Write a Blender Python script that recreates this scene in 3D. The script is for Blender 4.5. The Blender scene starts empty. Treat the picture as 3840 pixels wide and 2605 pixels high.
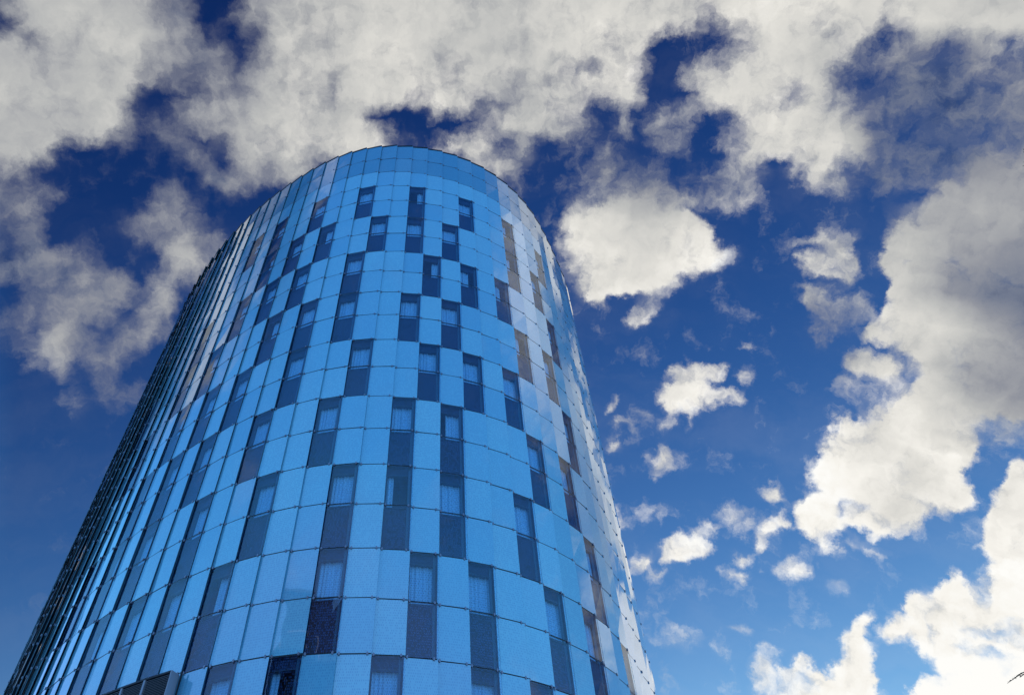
import bpy, bmesh, math, random
from mathutils import Vector, Matrix

scene = bpy.context.scene
COL = scene.collection
random.seed(7)

# ------------------------------------------------------------------ helpers
def link(o, parent=None):
    COL.objects.link(o)
    if parent is not None:
        o.parent = parent
    return o

def tag(o, label=None, cat=None, group=None, kind=None):
    for k, v in (("label", label), ("category", cat), ("group", group), ("kind", kind)):
        if v:
            o[k] = v
    return o

def empty(name, loc=(0, 0, 0)):
    o = bpy.data.objects.new(name, None)
    o.location = loc
    o.empty_display_size = 0.3
    return link(o)

def new_mat(name):
    m = bpy.data.materials.new(name)
    m.use_nodes = True
    nt = m.node_tree
    nt.nodes.clear()
    return m, NT(nt)

class NT:
    """small wrapper: adds nodes and links"""
    def __init__(self, nt):
        self.nt = nt
    def n(self, typ, **kw):
        nd = self.nt.nodes.new(typ)
        for k, v in kw.items():
            setattr(nd, k, v)
        return nd
    def l(self, a, b):
        self.nt.links.new(a, b)
    def set(self, sock, v):
        if isinstance(v, bpy.types.NodeSocket):
            self.l(v, sock)
        else:
            sock.default_value = v
    def math(self, op, a, b=0.0, c=0.0, clamp=False):
        nd = self.n("ShaderNodeMath", operation=op, use_clamp=clamp)
        for i, v in enumerate((a, b, c)):
            self.set(nd.inputs[i], v)
        return nd.outputs[0]
    def vmath(self, op, a, b=(0, 0, 0), out=0):
        nd = self.n("ShaderNodeVectorMath", operation=op)
        self.set(nd.inputs[0], a)
        if op == "SCALE":
            self.set(nd.inputs["Scale"], b)
        else:
            self.set(nd.inputs[1], b)
        return nd.outputs["Value"] if op in ("DOT_PRODUCT", "LENGTH") else nd.outputs[0]
    def maprange(self, v, a, b, c=0.0, d=1.0, interp="SMOOTHSTEP"):
        nd = self.n("ShaderNodeMapRange", interpolation_type=interp)
        for i, x in enumerate((v, a, b, c, d)):
            self.set(nd.inputs[i], x)
        return nd.outputs[0]
    def mix(self, f, a, b):
        nd = self.n("ShaderNodeMix", data_type="RGBA")
        self.set(nd.inputs[0], f)
        self.set(nd.inputs[6], a)
        self.set(nd.inputs[7], b)
        return nd.outputs[2]
    def mixf(self, f, a, b):
        nd = self.n("ShaderNodeMix", data_type="FLOAT")
        self.set(nd.inputs[0], f)
        self.set(nd.inputs[2], a)
        self.set(nd.inputs[3], b)
        return nd.outputs[0]
    def noise(self, vec, scale, detail=4.0, rough=0.5, dim="2D", w=None):
        nd = self.n("ShaderNodeTexNoise", noise_dimensions=dim)
        self.l(vec, nd.inputs["Vector"])
        nd.inputs["Scale"].default_value = scale
        nd.inputs["Detail"].default_value = detail
        nd.inputs["Roughness"].default_value = rough
        return nd
    def ramp(self, fac, stops, interp="LINEAR"):
        nd = self.n("ShaderNodeValToRGB")
        cr = nd.color_ramp
        cr.interpolation = interp
        els = cr.elements
        while len(els) < len(stops):
            els.new(0.5)
        order = sorted(stops, key=lambda s: s[0])
        for e, (p, c) in zip(els, order):
            e.position = p
        for e, (p, c) in zip(els, order):
            e.position = p
            e.color = c
        self.set(nd.inputs[0], fac)
        return nd.outputs[0]

def s2l(v):
    v = v / 255.0
    return v / 12.92 if v <= 0.04045 else ((v + 0.055) / 1.055) ** 2.4

def rgb(r, g, b):
    return (s2l(r), s2l(g), s2l(b), 1.0)

# ------------------------------------------------------------------ camera
CAM_H = 1.6
PITCH, ROLL = 0.8897539, -0.0078889
cam_data = bpy.data.cameras.new("camera")
cam = link(bpy.data.objects.new("camera", cam_data))
cp, sp, cr_, sr_ = math.cos(PITCH), math.sin(PITCH), math.cos(ROLL), math.sin(ROLL)
R0 = Vector((1, 0, 0)); U0 = Vector((0, -sp, cp)); F0 = Vector((0, cp, sp))
RT = R0 * cr_ + U0 * sr_
UP = -R0 * sr_ + U0 * cr_
M = Matrix((RT, UP, -F0)).transposed().to_4x4()
M.translation = (0, 0, CAM_H)
cam.matrix_world = M
cam_data.sensor_width = 36.0
cam_data.lens = 2764.397 / 3840 * 36.0
cam_data.shift_x = 228.5 / 3840
cam_data.shift_y = -43.33 / 3840
cam_data.clip_end = 8000
scene.camera = cam

# ------------------------------------------------------------------ sun
SUN_AZ, SUN_EL = math.radians(66), math.radians(14)      # azimuth from +X towards +Y
sd = Vector((math.cos(SUN_AZ) * math.cos(SUN_EL), math.sin(SUN_AZ) * math.cos(SUN_EL), math.sin(SUN_EL)))
sun_data = bpy.data.lights.new("sun", "SUN")
sun_data.energy = 3.6
sun_data.angle = math.radians(0.5)
sun_data.color = (1.0, 0.94, 0.86)
sun = link(bpy.data.objects.new("sun", sun_data))
sun.rotation_euler = sd.to_track_quat("Z", "Y").to_euler()
sun.location = (60, 60, 80)

# ------------------------------------------------------------------ world: Nishita sky with broken cumulus
# cloud cover and tone charts, stereographic about the zenith: p = d.xy / (1 + d.z)
OUT_LO, OUT_HI = 0.58, 0.95
CLOUD_COVER = [
    [18, 18, 18, 18, 18, 18, 18, 18, 18, 18, 18, 46, 46, 46, 46, 46, 33, 33, 6, 40, 40, 40, 40, 40, 45, 45, 45, 45, 45, 45, 45, 45, 45, 45, 45, 45, 45, 45, 44, 44, 45, 45, 45, 45, 45, 45, 50, 50, 50, 50, 50, 50, 50, 50, 50, 50, 50, 50, 50, 50, 50, 50],
    [18, 18, 18, 18, 18, 18, 18, 17, 17, 18, 18, 46, 46, 46, 46, 45, 33, 33, 0, 40, 40, 40, 40, 41, 45, 45, 45, 45, 45, 45, 45, 45, 45, 45, 45, 45, 45, 45, 44, 44, 45, 45, 45, 45, 45, 45, 42, 50, 50, 50, 50, 50, 50, 50, 50, 50, 50, 50, 50, 50, 50, 50],
    [18, 18, 18, 18, 18, 18, 18, 18, 18, 18, 28, 46, 46, 46, 46, 41, 33, 32, 0, 40, 40, 40, 40, 42, 45, 45, 45, 45, 45, 45, 45, 45, 45, 45, 45, 45, 45, 45, 44, 44, 45, 45, 45, 45, 45, 45, 13, 50, 50, 50, 50, 50, 50, 50, 50, 50, 50, 50, 50, 50, 50, 50],
    [3, 6, 11, 15, 17, 17, 17, 17, 17, 18, 44, 46, 46, 46, 46, 35, 33, 22, 0, 37, 40, 40, 40, 43, 45, 45, 45, 45, 45, 45, 45, 45, 45, 45, 45, 45, 45, 45, 44, 44, 45, 45, 45, 45, 45, 45, 20, 50, 50, 50, 50, 50, 50, 50, 50, 50, 50, 50, 50, 49, 43, 29],
    [46, 45, 40, 30, 18, 9, 4, 2, 2, 6, 43, 46, 46, 46, 46, 33, 33, 4, 0, 29, 40, 40, 40, 44, 45, 45, 45, 45, 45, 45, 45, 45, 45, 45, 45, 45, 45, 45, 44, 44, 45, 45, 44, 45, 45, 45, 37, 48, 50, 50, 50, 50, 49, 35, 9, 3, 0, 0, 1, 5, 14, 22],
    [46, 46, 46, 46, 46, 46, 46, 46, 45, 40, 23, 46, 46, 46, 46, 33, 33, 5, 5, 21, 39, 37, 40, 44, 45, 45, 45, 45, 45, 45, 45, 45, 45, 45, 45, 45, 45, 43, 39, 10, 44, 45, 45, 45, 45, 41, 6, 24, 40, 27, 39, 18, 22, 23, 24, 26, 26, 26, 26, 26, 26, 26],
    [46, 46, 46, 46, 46, 46, 46, 46, 46, 46, 37, 46, 46, 46, 45, 34, 33, 26, 6, 31, 40, 40, 39, 45, 45, 45, 45, 45, 45, 45, 45, 45, 45, 45, 44, 34, 25, 1, 5, 2, 19, 45, 45, 45, 45, 28, 22, 26, 26, 14, 26, 26, 26, 26, 26, 26, 26, 26, 26, 26, 26, 26],
    [46, 46, 46, 46, 46, 46, 46, 46, 46, 46, 46, 46, 46, 46, 18, 33, 25, 22, 22, 39, 40, 40, 32, 45, 45, 45, 45, 45, 29, 45, 45, 45, 45, 29, 19, 36, 22, 1, 0, 39, 33, 44, 45, 44, 33, 26, 8, 12, 26, 26, 26, 26, 26, 26, 26, 26, 26, 26, 26, 28, 34, 45],
    [45, 46, 46, 46, 46, 46, 46, 46, 46, 46, 46, 42, 46, 20, 0, 3, 12, 23, 40, 40, 40, 40, 25, 45, 45, 44, 40, 42, 28, 45, 45, 44, 38, 38, 38, 38, 38, 2, 0, 7, 42, 43, 31, 28, 44, 29, 23, 23, 25, 26, 26, 26, 26, 26, 27, 42, 48, 50, 50, 50, 50, 50],
    [25, 25, 26, 30, 36, 44, 46, 46, 46, 46, 46, 46, 31, 11, 19, 11, 41, 42, 40, 40, 40, 40, 40, 45, 8, 0, 0, 43, 44, 19, 17, 38, 36, 33, 19, 5, 14, 0, 11, 29, 0, 23, 45, 45, 45, 45, 45, 26, 9, 26, 25, 15, 36, 49, 50, 50, 50, 50, 50, 50, 50, 50],
    [25, 25, 25, 25, 25, 25, 23, 18, 39, 46, 8, 1, 13, 0, 15, 21, 1, 23, 40, 31, 40, 40, 40, 45, 45, 29, 0, 0, 0, 11, 36, 38, 38, 38, 22, 0, 24, 3, 20, 20, 0, 20, 40, 45, 45, 41, 36, 26, 21, 26, 25, 45, 50, 50, 50, 50, 50, 50, 50, 50, 50, 50],
    [29, 28, 26, 25, 25, 25, 25, 25, 25, 8, 0, 0, 0, 0, 1, 27, 23, 2, 40, 40, 40, 40, 40, 35, 29, 19, 0, 13, 39, 36, 12, 28, 3, 0, 0, 21, 9, 5, 7, 8, 0, 15, 41, 5, 36, 43, 17, 30, 25, 26, 14, 50, 50, 50, 50, 50, 50, 50, 50, 50, 50, 50],
    [29, 29, 29, 29, 29, 29, 27, 26, 25, 12, 0, 0, 0, 0, 16, 2, 36, 35, 22, 27, 39, 22, 1, 0, 0, 0, 0, 0, 1, 26, 39, 22, 0, 0, 19, 34, 21, 21, 22, 5, 14, 26, 20, 1, 14, 31, 27, 2, 8, 3, 49, 50, 50, 50, 50, 50, 50, 50, 50, 50, 50, 50],
    [29, 29, 29, 29, 29, 29, 29, 17, 27, 0, 0, 0, 1, 11, 37, 8, 6, 11, 0, 1, 0, 0, 0, 0, 0, 0, 0, 0, 0, 0, 2, 16, 0, 15, 21, 21, 24, 40, 31, 15, 15, 15, 15, 0, 3, 0, 0, 0, 0, 38, 50, 50, 50, 50, 50, 50, 50, 50, 50, 50, 50, 50],
    [5, 18, 27, 29, 29, 29, 29, 15, 29, 4, 0, 0, 19, 27, 28, 11, 0, 0, 0, 0, 0, 0, 0, 0, 0, 0, 0, 0, 0, 0, 0, 0, 0, 4, 32, 34, 50, 50, 50, 46, 17, 0, 0, 0, 0, 2, 6, 11, 0, 47, 50, 50, 50, 50, 50, 50, 50, 50, 50, 50, 50, 50],
    [0, 0, 0, 0, 5, 16, 27, 29, 32, 31, 16, 0, 9, 19, 28, 30, 19, 0, 0, 0, 0, 0, 0, 0, 0, 0, 0, 0, 0, 0, 0, 0, 0, 2, 50, 50, 50, 50, 50, 50, 50, 34, 0, 0, 0, 5, 33, 23, 0, 46, 50, 50, 50, 50, 50, 50, 50, 50, 50, 50, 50, 50],
    [16, 11, 3, 0, 0, 0, 0, 17, 29, 29, 26, 1, 0, 1, 44, 47, 14, 0, 0, 0, 0, 0, 0, 0, 0, 0, 0, 0, 0, 0, 0, 0, 0, 4, 50, 50, 50, 50, 50, 50, 50, 45, 18, 0, 0, 2, 33, 32, 0, 47, 50, 50, 50, 50, 50, 50, 50, 50, 50, 50, 50, 50],
    [17, 17, 17, 17, 17, 15, 10, 26, 29, 29, 36, 40, 3, 21, 28, 23, 2, 0, 0, 0, 0, 0, 0, 0, 0, 0, 0, 0, 0, 0, 0, 0, 0, 0, 40, 50, 50, 50, 50, 50, 48, 23, 1, 0, 0, 0, 11, 3, 2, 30, 50, 50, 50, 50, 50, 50, 50, 50, 50, 50, 50, 50],
    [0, 2, 9, 15, 17, 17, 17, 15, 29, 37, 31, 11, 24, 41, 9, 0, 0, 0, 0, 0, 0, 0, 0, 0, 0, 0, 0, 0, 0, 0, 0, 0, 0, 0, 1, 50, 47, 48, 46, 24, 5, 0, 0, 0, 0, 1, 30, 20, 20, 31, 50, 50, 50, 50, 50, 50, 50, 50, 50, 50, 50, 50],
    [0, 0, 0, 0, 0, 4, 11, 12, 42, 32, 12, 27, 28, 27, 0, 0, 0, 0, 0, 0, 0, 0, 0, 0, 0, 0, 0, 0, 0, 0, 0, 0, 0, 0, 0, 22, 0, 3, 22, 2, 0, 0, 0, 0, 0, 0, 20, 20, 15, 49, 50, 50, 50, 50, 50, 50, 50, 50, 50, 50, 50, 50],
    [0, 0, 0, 0, 0, 0, 0, 30, 49, 41, 14, 29, 29, 9, 0, 0, 0, 0, 0, 0, 0, 0, 0, 0, 0, 0, 0, 0, 0, 0, 0, 0, 0, 0, 0, 0, 0, 2, 13, 0, 0, 0, 0, 0, 0, 0, 4, 4, 4, 12, 29, 49, 50, 50, 50, 50, 50, 50, 50, 50, 49, 38],
    [0, 0, 0, 0, 0, 0, 0, 9, 32, 13, 28, 18, 4, 0, 0, 0, 0, 0, 0, 0, 0, 0, 0, 0, 0, 0, 0, 0, 0, 0, 0, 0, 0, 0, 0, 0, 0, 0, 0, 0, 0, 0, 0, 15, 0, 0, 0, 0, 34, 41, 24, 18, 50, 50, 50, 50, 50, 50, 44, 24, 20, 20],
    [0, 0, 0, 0, 0, 0, 0, 0, 5, 7, 21, 0, 0, 0, 0, 0, 0, 0, 0, 0, 0, 0, 0, 0, 0, 0, 0, 0, 0, 0, 0, 0, 0, 0, 0, 0, 0, 0, 0, 0, 4, 18, 16, 6, 0, 0, 0, 0, 16, 19, 18, 48, 50, 50, 50, 48, 32, 21, 20, 20, 16, 4],
    [0, 0, 0, 0, 0, 0, 0, 0, 14, 9, 12, 16, 0, 0, 0, 0, 0, 0, 0, 0, 0, 0, 0, 0, 0, 0, 0, 0, 0, 0, 0, 0, 0, 0, 0, 0, 0, 0, 0, 2, 36, 36, 9, 11, 0, 0, 0, 0, 6, 18, 43, 50, 50, 50, 25, 20, 20, 19, 8, 6, 34, 49],
    [0, 0, 0, 0, 0, 0, 0, 2, 4, 0, 2, 4, 0, 0, 0, 0, 0, 0, 0, 0, 0, 0, 0, 0, 0, 0, 0, 0, 0, 0, 0, 0, 0, 0, 0, 0, 0, 0, 0, 24, 48, 41, 28, 19, 0, 0, 0, 0, 0, 27, 50, 50, 50, 50, 22, 11, 3, 13, 45, 50, 50, 50],
    [0, 0, 0, 0, 0, 0, 0, 0, 0, 0, 0, 0, 0, 0, 0, 0, 0, 0, 0, 0, 0, 0, 0, 0, 0, 0, 0, 0, 0, 0, 0, 0, 0, 0, 0, 0, 16, 1, 7, 10, 17, 7, 0, 0, 0, 0, 0, 0, 8, 50, 50, 50, 50, 50, 9, 0, 48, 50, 50, 50, 50, 50],
    [0, 0, 0, 0, 0, 0, 0, 0, 0, 0, 0, 0, 0, 0, 0, 0, 0, 0, 0, 0, 0, 0, 0, 0, 0, 0, 0, 0, 0, 0, 0, 0, 0, 0, 0, 0, 7, 13, 2, 16, 3, 0, 0, 0, 0, 0, 0, 0, 37, 50, 50, 50, 50, 50, 37, 1, 50, 50, 50, 50, 50, 50],
    [0, 0, 0, 0, 0, 0, 0, 0, 0, 0, 0, 0, 0, 0, 0, 0, 0, 0, 0, 0, 0, 0, 0, 0, 0, 0, 0, 0, 0, 0, 0, 0, 0, 0, 0, 0, 6, 18, 0, 8, 3, 0, 0, 0, 0, 0, 0, 16, 50, 50, 50, 50, 50, 50, 42, 10, 50, 50, 50, 50, 50, 50],
    [0, 0, 0, 0, 0, 0, 0, 0, 0, 0, 0, 0, 0, 0, 0, 0, 0, 0, 0, 0, 0, 0, 0, 0, 0, 0, 0, 0, 0, 0, 0, 0, 0, 0, 0, 0, 0, 1, 0, 24, 10, 0, 0, 0, 0, 8, 0, 4, 50, 50, 50, 50, 50, 26, 0, 10, 50, 50, 50, 50, 50, 50],
    [0, 0, 0, 0, 0, 0, 0, 0, 0, 0, 0, 0, 0, 0, 0, 0, 0, 0, 0, 0, 0, 0, 0, 0, 0, 0, 0, 0, 0, 0, 0, 0, 0, 0, 0, 0, 0, 0, 0, 7, 2, 0, 0, 0, 1, 23, 1, 27, 50, 29, 36, 35, 24, 0, 0, 9, 50, 50, 50, 50, 50, 50],
    [0, 0, 0, 0, 0, 0, 0, 0, 0, 0, 0, 0, 0, 0, 0, 0, 0, 0, 0, 0, 0, 0, 0, 0, 0, 0, 0, 0, 0, 0, 0, 0, 0, 0, 0, 0, 0, 0, 0, 0, 0, 0, 0, 11, 14, 1, 19, 46, 50, 41, 10, 38, 1, 0, 0, 0, 50, 50, 50, 50, 50, 50],
    [0, 0, 0, 0, 0, 0, 0, 0, 0, 0, 0, 0, 0, 0, 0, 0, 0, 0, 0, 0, 0, 0, 0, 0, 0, 0, 0, 0, 0, 0, 0, 0, 0, 0, 0, 0, 0, 8, 3, 14, 7, 0, 4, 7, 13, 31, 20, 5, 12, 15, 12, 19, 1, 0, 30, 18, 50, 50, 50, 50, 50, 50],
    [0, 0, 0, 0, 0, 0, 0, 0, 0, 0, 0, 0, 0, 0, 0, 0, 0, 0, 0, 0, 0, 0, 0, 0, 0, 0, 0, 0, 0, 0, 0, 0, 0, 0, 0, 0, 0, 7, 1, 3, 1, 25, 23, 1, 15, 4, 10, 7, 0, 0, 0, 0, 0, 1, 50, 42, 50, 50, 50, 50, 50, 50],
    [0, 0, 0, 0, 0, 0, 0, 0, 0, 0, 0, 0, 0, 0, 0, 0, 0, 0, 0, 0, 0, 0, 0, 0, 0, 0, 0, 0, 0, 0, 0, 0, 0, 0, 0, 0, 0, 0, 0, 0, 34, 42, 24, 2, 13, 10, 23, 22, 1, 7, 0, 0, 0, 49, 50, 49, 36, 32, 50, 50, 50, 50],
    [0, 0, 0, 0, 0, 0, 0, 0, 0, 0, 0, 0, 0, 0, 0, 0, 0, 0, 0, 0, 0, 0, 0, 0, 0, 0, 0, 0, 0, 0, 0, 0, 0, 0, 0, 0, 0, 0, 25, 23, 15, 13, 0, 1, 10, 0, 2, 1, 0, 3, 0, 0, 7, 50, 50, 39, 43, 48, 50, 50, 50, 50],
    [0, 0, 0, 0, 0, 0, 0, 0, 0, 0, 0, 0, 0, 0, 0, 0, 0, 0, 0, 0, 0, 0, 0, 0, 0, 0, 0, 0, 0, 0, 0, 0, 0, 0, 0, 0, 0, 0, 1, 4, 5, 0, 0, 0, 0, 0, 0, 0, 0, 0, 26, 9, 49, 49, 48, 35, 32, 45, 49, 50, 50, 50],
    [0, 0, 0, 0, 0, 0, 0, 0, 0, 0, 0, 0, 0, 0, 0, 0, 0, 0, 0, 0, 0, 0, 0, 0, 0, 0, 0, 0, 0, 0, 0, 0, 0, 0, 0, 0, 0, 0, 0, 0, 0, 0, 0, 0, 0, 0, 0, 0, 0, 0, 49, 11, 17, 27, 46, 50, 50, 48, 50, 50, 50, 50],
    [0, 0, 0, 0, 0, 0, 0, 0, 0, 0, 0, 0, 0, 0, 0, 0, 0, 0, 0, 0, 0, 0, 0, 0, 0, 0, 0, 0, 0, 0, 0, 0, 0, 0, 0, 0, 0, 0, 0, 0, 0, 0, 0, 0, 12, 2, 0, 0, 0, 2, 50, 44, 0, 0, 35, 50, 50, 50, 50, 50, 50, 50],
    [0, 0, 0, 0, 0, 0, 0, 0, 0, 0, 0, 0, 0, 0, 0, 0, 0, 0, 0, 0, 0, 0, 0, 0, 0, 0, 0, 0, 0, 0, 0, 0, 0, 0, 0, 0, 0, 0, 0, 4, 9, 8, 3, 0, 0, 6, 15, 7, 3, 31, 50, 50, 2, 4, 50, 50, 50, 50, 50, 50, 50, 50],
    [0, 0, 0, 0, 0, 0, 0, 0, 0, 0, 0, 0, 0, 0, 0, 0, 0, 0, 0, 0, 0, 0, 0, 0, 0, 0, 0, 0, 0, 0, 0, 0, 0, 0, 0, 0, 0, 0, 0, 1, 5, 5, 1, 3, 0, 27, 15, 41, 26, 50, 50, 50, 5, 5, 50, 50, 50, 50, 50, 50, 50, 50],
    [0, 0, 0, 0, 0, 0, 0, 0, 0, 0, 0, 0, 0, 0, 0, 0, 0, 0, 0, 0, 0, 0, 0, 0, 0, 0, 0, 0, 0, 0, 0, 0, 0, 0, 0, 0, 0, 0, 0, 0, 0, 0, 0, 0, 0, 24, 26, 39, 48, 50, 50, 50, 9, 9, 50, 50, 50, 50, 50, 50, 50, 50],
    [0, 0, 0, 0, 0, 0, 0, 0, 0, 0, 0, 0, 0, 0, 0, 0, 0, 0, 0, 0, 0, 0, 0, 0, 0, 0, 0, 0, 0, 0, 0, 0, 0, 0, 0, 0, 0, 0, 0, 0, 2, 6, 0, 0, 0, 0, 20, 50, 50, 50, 50, 50, 14, 12, 50, 50, 50, 50, 50, 50, 50, 50],
]
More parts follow.
